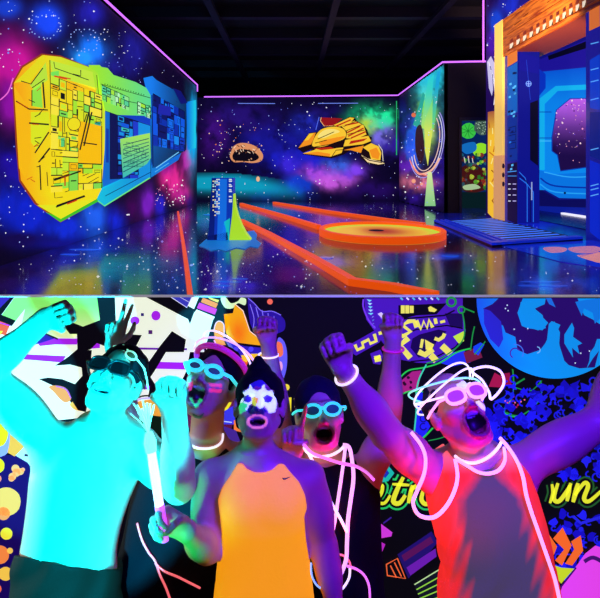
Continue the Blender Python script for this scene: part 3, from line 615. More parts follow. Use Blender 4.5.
av.poly([(520, 190), (542, 190), (560, 200), (640, 198), (640, 260), (520, 230)], (12, 12, 90)); av.poly([(538, 206), (600, 208), (600, 216), (538, 212)], (12, 30, 150)); av.disc(566, 193, 1.2, (10, 20, 60))
alc = structure(av.build('wall_alcove'))
structure(MB().box((XA + .01, 9.5, UP), (XA + .1, 20, 7.6)).build('wall_alcove_core', M_BLACK))
structure(MB().box((X_IN, 15.8+3.0, UP), (XA, 18.95, 7.6)).build('wall_alcove_end', M_CELLB))
structure(MB().box((X_IN, 9.5, UP + .002), (XA, 18.8, UP + .02)).build('floor_alcove', mat('alcove_floor', (10, 16, 90), .25, emit=.15)))
tag(MB().box((XA - .14, 14.6, UP + .021), (XA - .04, 17.0, UP + .07)).build('baseboard_strip', mat('white_baseboard_glow', (240, 240, 255), .4, emit=1.0)), 'thin white glowing baseboard strip on the floor inside the gateway', 'light')  # white baseboard strip given a glow of its own

# slatted blue ramp in front of the gateway
ra = [on_floor(*p) for p in ((434, 222.5), (492, 219), (583, 240.5), (492, 247))]
ramp = empty('slatted_ramp', ra[0], 'blue slatted floor ramp in front of the orange and blue gateway', 'ramp')
def rl(s, t, z): # bilinear point on the ramp
    a = ra[0]*(1-s) + ra[1]*s; b = ra[3]*(1-s) + ra[2]*s; p = a*(1-t) + b*t; return np.array([p[0], p[1], UP + z])
MB().prism([rl(0, 0, .002), rl(0, 1, .002), rl(1, 1, .002), rl(1, 0, .002)], [rl(0, 0, .03), rl(0, 1, .03), rl(1, 1, .03), rl(1, 0, .03)]).build('bed', mat('ramp_bed', (4, 4, 30), .5, emit=.1), ramp)
M_SLAT = mat('ramp_slat', (60, 120, 255), .4, emit=.9)
sl = MB()
for i in range(13):
    t = .05 + i*.07; sl.prism([rl(.22, t, .03), rl(.22, t+.02, .03), rl(.95, t+.02, .03), rl(.95, t, .03)], [rl(.22, t, .038), rl(.22, t+.02, .038), rl(.95, t+.02, .038), rl(.95, t, .038)])
sl.build('slat', M_SLAT, ramp)
fr = MB()
for s0, s1 in ((.0, .05), (.10, .13), (.17, .2)): fr.prism([rl(s0, 0, .03), rl(s0, 1, .03), rl(s1, 1, .03), rl(s1, 0, .03)], [rl(s0, 0, .07), rl(s0, 1, .07), rl(s1, 1, .07), rl(s1, 0, .07)])
fr.prism([rl(.0, .955, .03), rl(.0, 1, .03), rl(1, 1, .03), rl(1, .955, .03)], [rl(.0, .955, .075), rl(.0, 1, .075), rl(1, 1, .075), rl(1, .955, .075)])
fr.build('frame', mat('ramp_frame', (18, 46, 205), .4, emit=.5), ramp)

# ---- golf lane rails
def rail(path, w, h, label, seg=1):
    pts = [on_floor(*p) for p in path]; m = MB(); n = len(pts); L, R = [], []
    for i, p in enumerate(pts):
        t = pts[min(i+1, n-1)] - pts[max(i-1, 0)]; t[2] = 0; t /= np.linalg.norm(t); q_ = np.array([-t[1], t[0], 0]) * w/2
        L.append(p + q_); R.append(p - q_)
    z0 = np.array([0, 0, .003]); z1 = np.array([0, 0, h])
    vs = []; f = []
    for a, b in zip(L, R): vs += [a+z0, b+z0, b+z1, a+z1]
    for i in range(n-1):
        k = 4*i
        for e in range(4): f.append((k+e, k+(e+1) % 4, k+4+(e+1) % 4, k+4+e))
    f += [(0, 1, 2, 3), (4*n-1, 4*n-2, 4*n-3, 4*n-4)]
    m.add(vs, f); return tag(m.build('lane_rail', M_ORANGE), label, 'rail', 'orange rails of the golf lanes')
rail([(178, 213), (183, 243), (187, 272), (193, 320)], .05, .06, 'thin orange rail along the floor at far left, below the painted spaceship')
rail([(241, 205.5), (285, 218.5), (319, 229.5)], .11, .10, 'middle orange rail running from behind the tower to the round green')
rail([(274, 204), (330, 213.5), (385, 221.5), (424, 226.5)], .11, .09, 'farthest orange rail running past the back of the round green')
rail([(241, 222.5), (268, 236), (312, 261), (340, 278), (352, 285.5), (392, 291), (436, 300)], .11, .085, 'nearest orange rail bending right at the front of the lane')

# ---- round putting green
gc = np.array([(381-CX)*11.6/FOC, 11.6, UP]); GRX, GRY = 1.28, 1.62
green = empty('putting_green', gc, 'round golf green ringed by a bright orange rim, yellow and red inside', 'golf green')
th = np.linspace(0, 2*math.pi, 96, endpoint=False)
rings = [(1.0, .003), (1.0, .125), (.985, .14), (.935, .14), (.92, .125), (.92, .05)]
v = [(gc[0] + GRX*s*math.cos(t), gc[1] + GRY*s*math.sin(t), UP + z) for s, z in rings for t in th]; n_ = len(th)
f = [(k*n_+i, k*n_+(i+1) % n_, (k+1)*n_+(i+1) % n_, (k+1)*n_+i) for k in range(len(rings)-1) for i in range(n_)]
mesh_np('rim', v, f, M_ORANGE, green)
rr = np.linspace(0, .925, 24); v, c = [], []
for r in rr:
    for t in th:
        v.append((gc[0] + GRX*r*math.cos(t), gc[1] + GRY*r*math.sin(t), UP + .075))
        x, y = r*math.cos(t), r*math.sin(t); k = r/.925
        a = np.array([232, 120, 40.])*(1-k) + np.array([240, 215, 60.])*k
        if k > .72: a = a*(1-(k-.72)/.28) + np.array([175, 225, 60])*((k-.72)/.28)
        d2 = math.exp(-((x-.0)/.34)**2 - ((y)/.42)**2); a = a*(1-d2*.7) + np.array([150, 30, 40])*d2*.7
        w = math.exp(-((x+.45)/.25)**2 - (y/.5)**2); a = a*(1-w*.5) + np.array([255, 210, 90])*w*.5
        c.append(lin(np.clip(a, 0, 255)))
f = [(k*n_+i, k*n_+(i+1) % n_, (k+1)*n_+(i+1) % n_, (k+1)*n_+i) for k in range(len(rr)-1) for i in range(n_)]
mesh_np('putting_surface', v, f, M_PAINT, green, col=np.array(c))
v = [(gc[0] - .08 + .16*math.cos(t), gc[1] + .12 + .2*math.sin(t), UP + .079) for t in th]; mesh_np('cup', v, [tuple(range(n_))], mat('cup_dark', (40, 10, 14), .8), green)

# ---- tower obstacle
dT = 1.3*FOC/(241-CY)
tower = empty('tower_obstacle', on_floor(230, 241), 'curved blue tower obstacle with lit windows and a green fin on the golf lane', 'obstacle')
def side(ptsL, ptsR, depth, d0, name, material):
    m = MB(); n = len(ptsL); vs = []; f = []
    for (a, b) in zip(ptsL, ptsR):
        A, B = P(a[0], a[1], d0), P(b[0], b[1], d0); k = np.array([0, depth, 0]); vs += [A, B, B+k, A+k]
    for i in range(n-1):
        for e in range(4): f.append((4*i+e, 4*i+(e+1) % 4, 4*i+4+(e+1) % 4, 4*i+4+e))
    f += [(3, 2, 1, 0), (4*n-4, 4*n-3, 4*n-2, 4*n-1)]
    m.add(vs, f); return m.build(name, material, tower)
lv = [178, 186, 196, 206, 216, 226, 234, 240.5]
Ls = [(211.5, 178), (211.5, 186), (211.2, 196), (210.8, 206), (210.2, 216), (209.3, 226), (208.2, 234), (207, 240.5)]
Rs = [(233, 178), (233, 186), (233, 196), (232.6, 206), (231.8, 216), (230.6, 226), (229.6, 234), (229, 240.5)]
M_TW = mat('tower_blue', (16, 70, 200), .4, emit=.55, ecol=(14, 66, 205))
side(Ls, Rs, .42, dT, 'shaft', M_TW)
M_FIN = mat('fin_green_yellow', (190, 240, 40), .4, emit=.75, ecol=(185, 240, 40))
side([(233.1, 194), (232.8, 206), (232, 216), (230.8, 226), (229.8, 234), (229.2, 241)], [(234, 194), (235, 206), (237.6, 216), (241.5, 226), (245.8, 234), (251.5, 241)], .3, dT + .02, 'fin', M_FIN)
tw = Mural(projY(dT), (0, -1, 0), 0.003)
tw.poly([(212, 178.5), (216, 178.5), (214, 240), (208, 240)], (10, 30, 120)); tw.poly([(219, 179), (227, 179), (226, 240), (217, 240)], (22, 110, 225), up=False); tw.poly([(224, 222), (230, 218), (229, 240), (221, 240)], (20, 190, 190), up=False); tw.poly([(208, 236), (228, 232), (228, 240), (207, 240)], (10, 20, 90), up=False)
random.seed(2); tw.up()
for y in np.arange(179, 216, 1.7):
    for x in (212.6, 214.5, 216.4, 218.3):
        if random.random() < .62: tw.poly([(x, y), (x+1.4, y), (x+1.4, y+1.1), (x, y+1.1)], random.choice([(235, 250, 235), (170, 230, 240), (255, 235, 170)]), up=False)
    if random.random() < .75 and y < 204: tw.poly([(229, y), (229+random.uniform(1.5, 3.4), y), (232, y+1.1), (229, y+1.1)], (240, 250, 240), up=False)
tag(tw.build('window_light', parent=tower), 'small white lit windows')
base = [on_floor(x, y) for x, y in ((199, 246), (206, 240), (214, 238), (228, 236), (243, 233), (254, 231), (257, 235), (256, 240), (261, 244), (258, 248), (250, 246.5), (245, 249.5), (236, 248), (226, 251.5), (219, 249.5), (211, 251), (205, 248))]
MB().prism([b + np.array([0, 0, .003]) for b in base], [b + np.array([0, 0, .014]) for b in base]).build('base_plate', mat('splash_cyan', (20, 120, 205), .4, emit=.6, ecol=(20, 125, 215)), tower)
# ================================================================== GRAFFITI WALL BEHIND THE PARTY
DW = 2.85
ZT = EYE - (297.0 - CY)*DW/FOC
gw = MB().box((-2.6, DW, 0), (2.6, DW + .022, ZT)); front_wall = structure(gw.build('wall_front', M_BLACK))
structure(MB().box((-2.6, DW - .006, ZT), (2.6, DW + .026, ZT + .006)).build('trim_1', M_WHITE_CAP))
g = Mural(projY(DW), (0, -1, 0), 0.00008); g.layer = 3
def section(name, label):      # each painted subject is a part of the wall
    global g
    tag(g.build(name, parent=front_wall), label); n = Mural(projY(DW), (0, -1, 0), 0.00008); n.layer = g.layer + 1; g = n
WH, BK, PU, IN = (248, 255, 232), (11, 8, 18), (172, 34, 235), (42, 16, 120)
# --- left: cream lettering with black and violet
g.poly([(-30, 297), (206, 297), (216, 320), (206, 352), (190, 352), (186, 372), (165, 415), (126, 413), (60, 420), (-30, 420)], WH)
g.poly([(28, 297), (98, 297), (100, 320), (83, 327), (62, 318), (74, 338), (52, 337), (37, 332), (20, 330)], (150, 245, 120), grad=lambda x, y: np.array([140, 245, 110])*(1-np.clip((y-305)/30, 0, 1)) + np.array([232, 248, 180])*np.clip((y-305)/30, 0, 1))
g.poly([(-30, 297), (14.5, 297), (1.5, 315), (-30, 345)], (60, 30, 150)); g.poly([(2, 306), (11, 297), (14, 297), (2, 314), (-10, 320)], BK)
g.poly([(14.5, 297.5), (34, 297.5), (16, 320.5), (1.8, 315)], (146, 245, 116))
g.poly([(-30, 312), (1, 314.5), (16, 320.5), (12, 326), (-30, 316)], BK); g.poly([(-30, 318), (0, 321), (10, 325), (6, 335), (-30, 330)], (255, 90, 60)); g.line([(-10, 320), (10, 325.5)], 1, PU); g.poly([(-30, 328), (3, 331), (-2, 338), (-30, 342)], (250, 225, 60))
for a in ([(34, 338), (78, 338.5), (77, 344.5), (55, 344.5), (40, 346)], [(84, 346), (100, 342), (100, 348), (86, 349)], [(22, 354), (66, 356), (62, 362.5), (20, 359)], [(82, 358), (92, 358), (90, 363), (82, 363)], [(132, 361), (188, 362.5), (186, 369.5), (132, 368)], [(133, 385), (150, 385), (152, 389.5), (133, 389)]): g.poly(a, PU, up=False)
g.poly([(128, 347.2), (216, 348.6), (216, 350.6), (128, 349.4)], (110, 30, 170), up=False)
g.poly([(37, 330), (56, 338), (44, 342), (30, 346)], (50, 24, 140)); g.line([(37, 330), (58, 339)], 1.6, BK)
g.poly([(56, 316), (83, 326.5), (100, 320), (97, 297), (115, 297), (116, 324), (125, 334), (142, 335), (133, 352), (112, 349), (97, 343), (91, 349), (83, 352), (82, 367.5), (70, 364.5), (55, 365.5), (68, 357), (77.5, 349), (77, 334), (70, 334)], BK)
g.poly([(39, 379), (48, 377.5), (62, 379), (75, 384), (84, 374), (88, 380), (86, 412), (72, 405), (66, 392), (54, 386)], BK)
g.poly([(49, 386.5), (58, 385.5), (67, 389), (71, 399), (64, 402), (54, 392)], (255, 150, 80), smooth=True); g.line([(56, 386), (66, 389), (71, 398)], 1.2, (190, 90, 210), smooth=True); g.poly([(70, 404), (76, 401), (84, 406), (83, 411), (74, 409)], (255, 195, 90), smooth=True)
g.poly([(80, 350), (92, 350), (86, 372), (80, 384), (73, 402), (78, 410), (86, 412), (92, 380)], BK)
g.poly([(172, 331), (186, 339.5), (184, 352), (166, 352), (154, 372), (147, 382), (136, 377), (148, 363), (160, 346)], BK); g.poly([(136, 377), (150, 376), (160, 392), (148, 398), (150, 386)], BK)
g.poly([(146, 297), (172, 297), (194, 309), (199, 297), (206, 297), (194, 313), (190, 324), (188, 319)], BK); g.poly([(171, 297), (192, 297), (187, 307)], (60, 60, 190)); g.line([(171, 297), (187, 307.5), (192, 297)], .8, (220, 220, 255)); g.line([(180, 297), (189, 302)], .5, (220, 220, 255))
g.disc(156, 315.5, 4.6, PU, ry=4.9); g.disc(135, 320.5, 4.6, PU, ry=4.2); g.poly([(141, 313), (144, 313), (144, 316), (141, 316)], IN, up=False); g.poly([(148.5, 330), (152.5, 330), (152.5, 334), (148.5, 334)], (80, 30, 110), up=False)
g.poly([(196, 311), (213.5, 320), (205, 345), (203, 352), (187, 350), (190, 324)], (238, 255, 232)); g.poly([(206, 297), (222, 297), (225, 312), (218, 318), (196, 309)], BK)
g.poly([(199.5, 302.5), (217, 309), (215, 314.5), (197, 308)], (225, 50, 190)); g.poly([(203, 297.5), (218, 303.5), (216, 308), (201, 302)], (255, 130, 60), up=False); g.poly([(208, 297), (219, 300), (218, 302.5), (210, 299)], (255, 225, 90), up=False)
# right of the first man's neck
g.poly([(118, 408), (170, 398), (172, 480), (118, 470)], (14, 30, 22)); g.poly([(124, 412), (132, 404), (145, 400), (158, 400), (167, 408), (166, 416), (150, 415), (128, 414.5)], (255, 170, 66), smooth=True); g.line([(126, 408), (140, 399), (158, 398.5), (166, 404)], 1.8, (205, 190, 250), smooth=True); g.line([(126, 404), (142, 396), (158, 396)], 1.6, BK, smooth=True)
section('block_lettering', 'cream and green block lettering with black and violet bars')
# --- orange creature on black
g.poly([(213, 320), (222, 305), (240, 297), (640, 297), (640, 640), (-40, 640), (-40, 450), (60, 455), (118, 470), (175, 420), (188, 372), (204, 352), (206, 345)], BK)
g.poly([(204, 352), (216, 342), (225, 357), (246, 362), (245, 372), (240, 400), (228, 440), (196, 440), (180, 410), (188, 372)], (120, 30, 90), up=False)
g.poly([(221, 297.5), (226, 297.5), (231, 303), (238, 301), (241, 297.5), (246, 299), (245, 305), (238, 303), (233, 308), (226, 308), (222, 303)], (225, 255, 180), smooth=True)
g.poly([(248, 298), (254, 303), (262, 311), (272, 311), (280, 315), (285, 321), (284, 330), (275, 334), (264, 338), (256, 333), (250, 322)], (44, 22, 140), smooth=True); g.up()
for k in range(5): g.line([(250 + k*6, 304 + k*3), (254 + k*5, 318 + k*2), (253 + k*5, 330)], .8, (140, 120, 235), smooth=True, up=False)
g.line([(248, 298), (254, 303), (262, 311), (272, 311), (281, 315)], .9, (130, 110, 230), smooth=True)
def org(x, y):
    t = math.exp(-((x-239)/7)**2 - ((y-332)/12)**2); return np.array([255, 176, 14])*(1-t) + np.array([255, 120, 10])*t
g.poly([(235, 304), (239, 307), (243, 310.5), (246, 317), (250, 331), (257, 336.5), (263.5, 341), (263, 345.5), (250, 344), (238, 342.5), (228, 338), (226, 332), (229, 325), (230, 317), (224, 314), (233, 313)], (255, 170, 20), grad=org); g.line([(235, 304), (243, 310.5), (250, 331), (263, 341)], .9, (255, 220, 190))
def ear(x, y):
    t = np.clip((y-335)/35, 0, 1); return np.array([255, 140, 50])*(1-t) + np.array([250, 84, 40])*t
g.poly([(214, 328), (216, 323), (220, 321), (224, 324), (225, 331), (223, 338), (226, 345), (233, 353), (242, 357), (248, 362), (245, 370), (236, 376), (230, 366), (222, 352), (215, 344)], (255, 130, 50), grad=ear); g.line([(214, 330), (216, 323), (220, 321), (224, 325), (224, 337)], 1.0, (255, 190, 190), smooth=True); g.line([(214, 340), (222, 354), (232, 372), (238, 390)], 1.4, (255, 150, 190), smooth=True)
g.poly([(224, 338), (233, 343), (245, 346), (262, 347), (263, 353.5), (246, 354), (240, 359), (232, 352)], (50, 32, 170)); g.poly([(224, 338), (229, 341), (236, 352), (232, 352)], (130, 140, 230), up=False); g.disc(236, 349, 2.4, (90, 70, 220)); g.disc(251, 349, 2.6, (84, 70, 225), up=False); g.line([(248, 345.5), (263, 347), (263, 352)], 1.4, BK)
g.poly([(241, 355), (252, 353.5), (262.5, 353.5), (263, 367), (256, 364), (251, 359), (246, 362), (243, 360)], (255, 205, 40), smooth=False)
g.poly([(278, 338), (284, 341), (287, 352), (286.5, 368), (282, 381), (277, 375), (276, 356)], (104, 98, 225), smooth=True); g.poly([(277, 342), (282, 344), (283, 354), (278, 356)], (255, 120, 70), smooth=True); g.disc(280.5, 366, 2.2, (245, 170, 200), ry=5)
g.disc(270, 301.5, 2.8, (255, 110, 80)); g.disc(286.3, 387, 3.3, (248, 225, 60)); g.poly([(284, 397.5), (291.5, 397), (291, 411), (285, 411)], (252, 236, 40), up=False); g.poly([(294, 398), (297, 398), (296.5, 405), (294.5, 407)], (255, 220, 110), up=False)
# between second man and woman
g.poly([(217, 416), (226, 405), (233, 398), (231, 404), (222, 418)], (250, 232, 40)); g.poly([(222, 412), (236, 404), (240, 414), (240, 424), (222, 424)], (60, 60, 220)); g.poly([(234, 420), (240, 417), (243, 432), (234, 430)], (255, 130, 50)); g.line([(216, 420), (232, 422)], 1, (200, 220, 255)); g.poly([(222, 425), (236, 430), (244, 450), (232, 446)], (70, 40, 140))
section('creature_painting', 'orange creature with violet wing on black')
# --- left bottom circles on navy
g.poly([(-40, 452), (16, 455), (30, 462), (32, 470), (28, 620), (-40, 620)], (26, 8, 92))
g.poly([(-40, 380), (0, 391), (14, 404), (25, 416), (30, 428), (30, 443), (22, 449), (15, 456), (8, 452), (-40, 440)], (255, 150, 60), grad=lambda x, y: np.array([255, 110, 40])*(1-np.clip((y-400)/40, 0, 1)) + np.array([255, 178, 70])*np.clip((y-400)/40, 0, 1))
g.poly([(-30, 405), (4, 412), (10, 426), (9, 447), (2, 456), (-30, 458)], (150, 160, 240), smooth=True); g.poly([(-20, 412), (3, 415), (8.5, 428), (7, 440), (0, 446), (-20, 444)], (252, 236, 20), smooth=True); g.disc(-1, 418, 2.5, (20, 30, 90))
g.poly([(16, 455), (22, 449), (30, 441), (34, 470), (28, 462)], (190, 240, 250)); g.up()
for k in range(3): g.line([(25 + k*1.6, 454.5 - k*4.6), (30 + k*.5, 455 - k*4.8)], 2.2-.3*k, (24, 14, 60), up=False)
g.up()
for cx, cy, r, c in ((-3, 465, 8, (250, 232, 30)), (16, 468, 4, (255, 185, 110)), (21, 471, 3.4, (255, 185, 110)), (13, 476, 3.8, (255, 185, 110)), (17, 472, 4, (255, 185, 110)), (23.5, 469, 2, (255, 170, 120)), (7, 501, 14.3, (255, 196, 96)), (4, 513, 6.5, (255, 150, 80)), (-2, 478, 4, (255, 140, 100)), (12, 478, 3, (255, 170, 110)), (7, 533, 6, (250, 236, 60)), (0, 554, 9.5, (255, 140, 70)), (10.5, 550, 3, (255, 210, 90)), (6, 573, 7, (255, 205, 80)), (-3, 588, 5, (255, 120, 70))): g.disc(cx, cy, r, c, up=False, n=24, jit=.02)
section('dot_painting', 'orange and yellow dots and blob on navy')
# --- middle: violet and yellow lettering
VI, YE = (74, 26, 165), (244, 236, 90)
def c2(*a): return [(350 + x/4.983, 295 + y/4.983) for x, y in a]
g.poly(c2((0, 245), (140, 165), (165, 205), (145, 235), (30, 300), (5, 285)), VI); g.poly(c2((100, 290), (150, 270), (165, 300), (150, 345), (115, 340)), VI, up=False)
g.poly(c2((70, 15), (560, 15), (560, 110), (575, 175), (555, 235), (505, 290), (420, 340), (330, 335), (250, 320), (180, 260), (130, 190), (80, 120)), VI, smooth=False); g.poly(c2((240, 50), (480, 40), (430, 95), (330, 100), (250, 120), (240, 90)), BK); g.poly(c2((310, 215), (345, 195), (440, 170), (480, 180), (430, 230), (400, 290), (340, 310), (300, 260)), (26, 8, 70)); g.poly(c2((470, 90), (560, 90), (560, 160), (500, 160)), (30, 12, 80))
g.line(c2((255, 118), (470, 100), (520, 75)), 1.6, BK); g.line(c2((250, 200), (330, 170), (480, 150), (560, 165)), 1.4, BK); g.line(c2((300, 330), (400, 320), (520, 260), (575, 200)), 1.4, BK)
g.up()
for a in (c2((24, 245), (36, 272), (66, 258), (60, 236), (92, 220), (100, 240), (130, 228), (120, 192)),): g.line(a, 3.4, YE, up=False)
for a, w in ((c2((148, 180), (152, 196)), 2.6), (c2((122, 320), (150, 300)), 2.0), (c2((140, 330), (134, 300)), 5), (c2((262, 50), (262, 90)), 3.0), (c2((284, 50), (284, 90)), 3.0), (c2((306, 52), (306, 88)), 3.0), (c2((245, 180), (252, 200)), 3), (c2((290, 212), (248, 250), (300, 312)), 4.6),
             (c2((238, 185), (262, 204), (300, 180), (262, 150), (290, 130), (318, 128), (330, 160)), 3.2), (c2((330, 125), (352, 168), (366, 128), (382, 164), (392, 122), (410, 160)), 2.8), (c2((422, 115), (428, 142)), 2.6), (c2((448, 134), (472, 128)), 2.0),
             (c2((340, 280), (372, 296), (412, 268)), 4.4), (c2((360, 218), (352, 262)), 2.2), (c2((420, 214), (440, 222), (462, 208), (470, 190)), 2.8), (c2((456, 250), (500, 292)), 5), (c2((400, 296), (428, 326)), 5)): g.line(a, w*1.3, YE, up=False)
g.poly(c2((372, 220), (418, 245), (405, 272), (376, 270)), YE, up=False); g.poly(c2((512, 205), (565, 178), (566, 228), (540, 240)), (200, 240, 60), up=False); g.poly(c2((388, 60), (400, 54), (432, 72), (420, 84), (392, 80)), YE, up=False)
g.up()
for k in range(9): g.poly(c2(*[(82 + 8*math.sin(k*.6) - 3*k*(k > 4)*-2, 20 + k*17), (108 + k*2, 24 + k*16), (96 + k*2, 34 + k*16)]), (180, 230, 255) if k % 2 else (120, 220, 220), up=False)
for k in range(7): g.line(c2((250 + 30*k, 12), (262 + 30*k, 22)), 1.6, (235, 230, 255) if k % 2 else (90, 200, 210), up=False)
g.line(c2((66, 20), (66, 60), (90, 120), (125, 165)), 1.6, (120, 60, 210), smooth=True)
g.poly(c2((136, 92), (155, 84), (230, 150), (214, 168)), (222, 205, 240)); g.line(c2((215, 168), (150, 110)), .8, (140, 90, 220))
section('violet_lettering', 'violet disc with yellow lettering strokes')
# vines and leaves
GR, G2 = (40, 205, 70), (30, 150, 60)
g.poly([(400, 381), (412, 371), (421, 370), (418, 387), (408, 391), (398, 393)], (170, 34, 115)); g.poly([(416, 391), (440, 392), (438, 412), (424, 436), (415, 444)], (36, 34, 225)); g.poly([(438, 362), (452, 352), (464, 350), (470, 362), (452, 366)], (36, 50, 210)); g.poly([(463, 352), (478, 346), (482, 357), (466, 363)], (120, 30, 60)); g.poly([(473, 346), (480, 342), (484, 344), (478, 355), (473, 352)], (24, 70, 220))
for k in range(4): g.ring(423, 402 + 8*k, 3.2, 1.2, (18, 14, 120), a0=20, a1=300, up=False)
for k in range(6): g.disc(random.uniform(402, 417), random.uniform(374, 388), 1.6, (40, 10, 40), up=False, n=7, jit=.3)
g.ring(451, 301.5, 4.3, 2.2, G2); g.ring(461, 309.5, 3.2, 1.6, G2); g.line([(464, 308), (474, 312)], 1.4, G2)
for a, w, c in (([(462, 312), (464, 325), (463, 338), (455, 348), (440, 358), (426, 363)], 1.3, G2), ([(470, 348), (456, 352), (440, 362), (424, 367), (408, 370), (399, 378)], 1.5, GR), ([(426, 364), (419, 378), (416, 392), (416, 410), (413, 440)], 1.5, (60, 215, 160)), ([(398, 396), (408, 391), (420, 391), (440, 392)], 1.4, GR),
                ([(412, 446), (424, 436), (436, 424), (444, 420), (453, 416)], 1.8, GR), ([(470, 350), (472, 335), (474, 326)], 1.2, G2), ([(474, 354), (484, 342), (491, 332)], 1.1, G2), ([(428, 440), (444, 436), (452, 428)], 1.0, G2), ([(512, 368), (513, 385), (510, 400), (500, 412)], 1.4, G2), ([(497, 404), (510, 414), (524, 413), (540, 397), (540, 380)], 1.3, G2), ([(511, 386), (524, 378)], 1.6, G2), ([(515, 387), (530, 390), (541, 380)], 1.0, G2), ([(500, 405), (504, 412), (512, 416), (522, 414)], 1.2, GR)): g.line(a, w, c, smooth=True)
g.poly([(488, 386), (494, 372), (501, 376), (502, 387)], (170, 24, 70)); g.poly([(503, 373), (509, 372), (511, 384), (504, 386)], (150, 20, 60), up=False); g.poly([(493, 401), (503, 396), (512, 387), (514, 396), (506, 403)], (24, 40, 210))
for _ in range(16): g.disc(random.uniform(504, 524), random.uniform(396, 407), .9, random.choice([(220, 40, 90), (250, 110, 130), (150, 20, 60)]), up=False, n=6)
section('vine_painting', 'green vines with red and blue leaves')
# --- planet
BLB, LND = (18, 148, 248), (42, 14, 112)
pl = [(555 + 79*math.cos(t), 298 + 80*math.sin(t)) for t in np.linspace(math.pi, 0, 60)]; pl = [(x, max(y, 297.2)) for x, y in pl]
g.poly([(555 + 82*math.cos(t), max(297.2, 298 + 83*math.sin(t))) for t in np.linspace(math.pi, 0, 60)], BK)
g.poly(pl, BLB, grad=lambda x, y: np.array([30, 90, 235])*(1-np.clip((x-480)/40, 0, 1))*1 + np.array([16, 150, 250])*np.clip((x-480)/40, 0, 1))
def c4(*a): return [(470 + x/4.6, 295 + y/4.6) for x, y in a]
g.poly(c4((58, 60), (100, 40), (130, 12), (240, 12), (215, 80), (235, 140), (260, 150), (330, 160), (360, 120), (350, 210), (320, 250), (260, 270), (215, 250), (205, 190), (160, 170), (150, 140), (120, 120), (95, 110), (70, 90)), LND); g.poly(c4((295, 60), (340, 40), (345, 12), (490, 12), (520, 90), (560, 110), (590, 130), (620, 140), (620, 200), (580, 200), (560, 260), (590, 250), (570, 330), (500, 335), (450, 320), (420, 290), (405, 240), (410, 170), (385, 120), (360, 130), (330, 100)), LND, up=False)
g.poly(c4((230, 30), (330, 30), (295, 62), (330, 90), (345, 150), (310, 160), (240, 140), (220, 85)), BLB); g.poly(c4((430, 180), (465, 125), (475, 150), (470, 190), (512, 220), (490, 230), (500, 270), (465, 240), (470, 285), (430, 220)), BLB, up=False); g.poly(c4((480, 30), (530, 20), (600, 12), (620, 80), (570, 130), (560, 80), (520, 60), (510, 95)), (20, 120, 235), up=False); g.poly(c4((360, 130), (372, 118), (412, 135), (400, 160), (408, 230), (430, 300), (360, 300), (330, 245), (352, 200)), BLB, up=False); g.poly(c4((345, 12), (370, 12), (390, 55), (360, 40)), (30, 110, 235), up=False); g.poly(c4((548, 262), (590, 205), (600, 240), (560, 290), (530, 340), (545, 300)), BLB, up=False)
g.poly(c4((60, 60), (90, 70), (140, 120), (150, 200), (130, 240), (90, 200), (62, 130)), (44, 40, 200)); g.ring(470 + 205/4.6, 295 + 265/4.6, 5, 1.2, (70, 30, 170), a0=120, a1=330); g.ring(470 + 205/4.6, 295 + 262/4.6, 8, .9, (70, 120, 250), a0=-100, a1=30); g.ring(470 + 305/4.6, 295 + 250/4.6, 3, .9, (130, 190, 255), a0=-90, a1=90)
g.up()
for x, y in ((160, 60), (172, 70), (168, 45), (200, 155), (262, 152), (228, 208), (505, 265), (480, 310), (545, 255)): g.disc(470 + x/4.6, 295 + y/4.6, .8, (200, 220, 255), up=False, n=6)
section('planet_painting', 'blue planet with dark violet land')
# --- blue scribble field below the planet
random.seed(31); g.up()
for _ in range(95):
    x, y = random.uniform(490, 612), random.uniform(376, 452); r_ = random.uniform(3, 8)
    if (x-555)**2 + (y-298)**2 < (84 + r_)**2 or (x < 520 and y < 414): continue
    g.poly([(x + r_*random.uniform(.5, 1.1)*math.cos(t), y + r_*random.uniform(.5, 1.1)*math.sin(t)) for t in np.linspace(0, 6.28, 9, endpoint=False)], random.choice([(28, 20, 205), (34, 28, 235), (22, 14, 170)]), up=False)
g.up()
for _ in range(330):
    x, y = random.uniform(478, 612), random.uniform(378, 580)
    if (x-555)**2 + (y-298)**2 < 86**2 or (478 < y < 512) or (x < 548 and y > 450) or (x < 500 and y < 396): continue
    if random.random() < .55: g.poly([(x + random.uniform(2, 7)*math.cos(t), y + random.uniform(2, 7)*math.sin(t)) for t in np.linspace(0, 6.28, 8, endpoint=False)], random.choice([(30, 24, 225), (36, 34, 240), (24, 16, 190)]), up=False)
    else: g.ring(x, y, random.uniform(2, 4), 1.6, (30, 30, 225), a0=random.uniform(0, 90), a1=random.uniform(200, 360), up=False)
for _ in range(60):
    x, y = random.uniform(500, 604), random.uniform(388, 440); g.layer += 0
    if (x-555)**2 + (y-298)**2 < 86**2: continue
    g.up() if _ == 0 else None
    g.disc(x, y, random.uniform(1, 2.6), (12, 8, 40), up=False, n=7, jit=.3)
g.line([(572, 515), (580, 522), (600, 516)], 3, (40, 40, 225)); g.disc(568, 530, 3.5, (34, 34, 225)); g.disc(580, 528, 2.5, (34, 34, 225), up=False)
section('scribble_painting', 'blue scribble field')
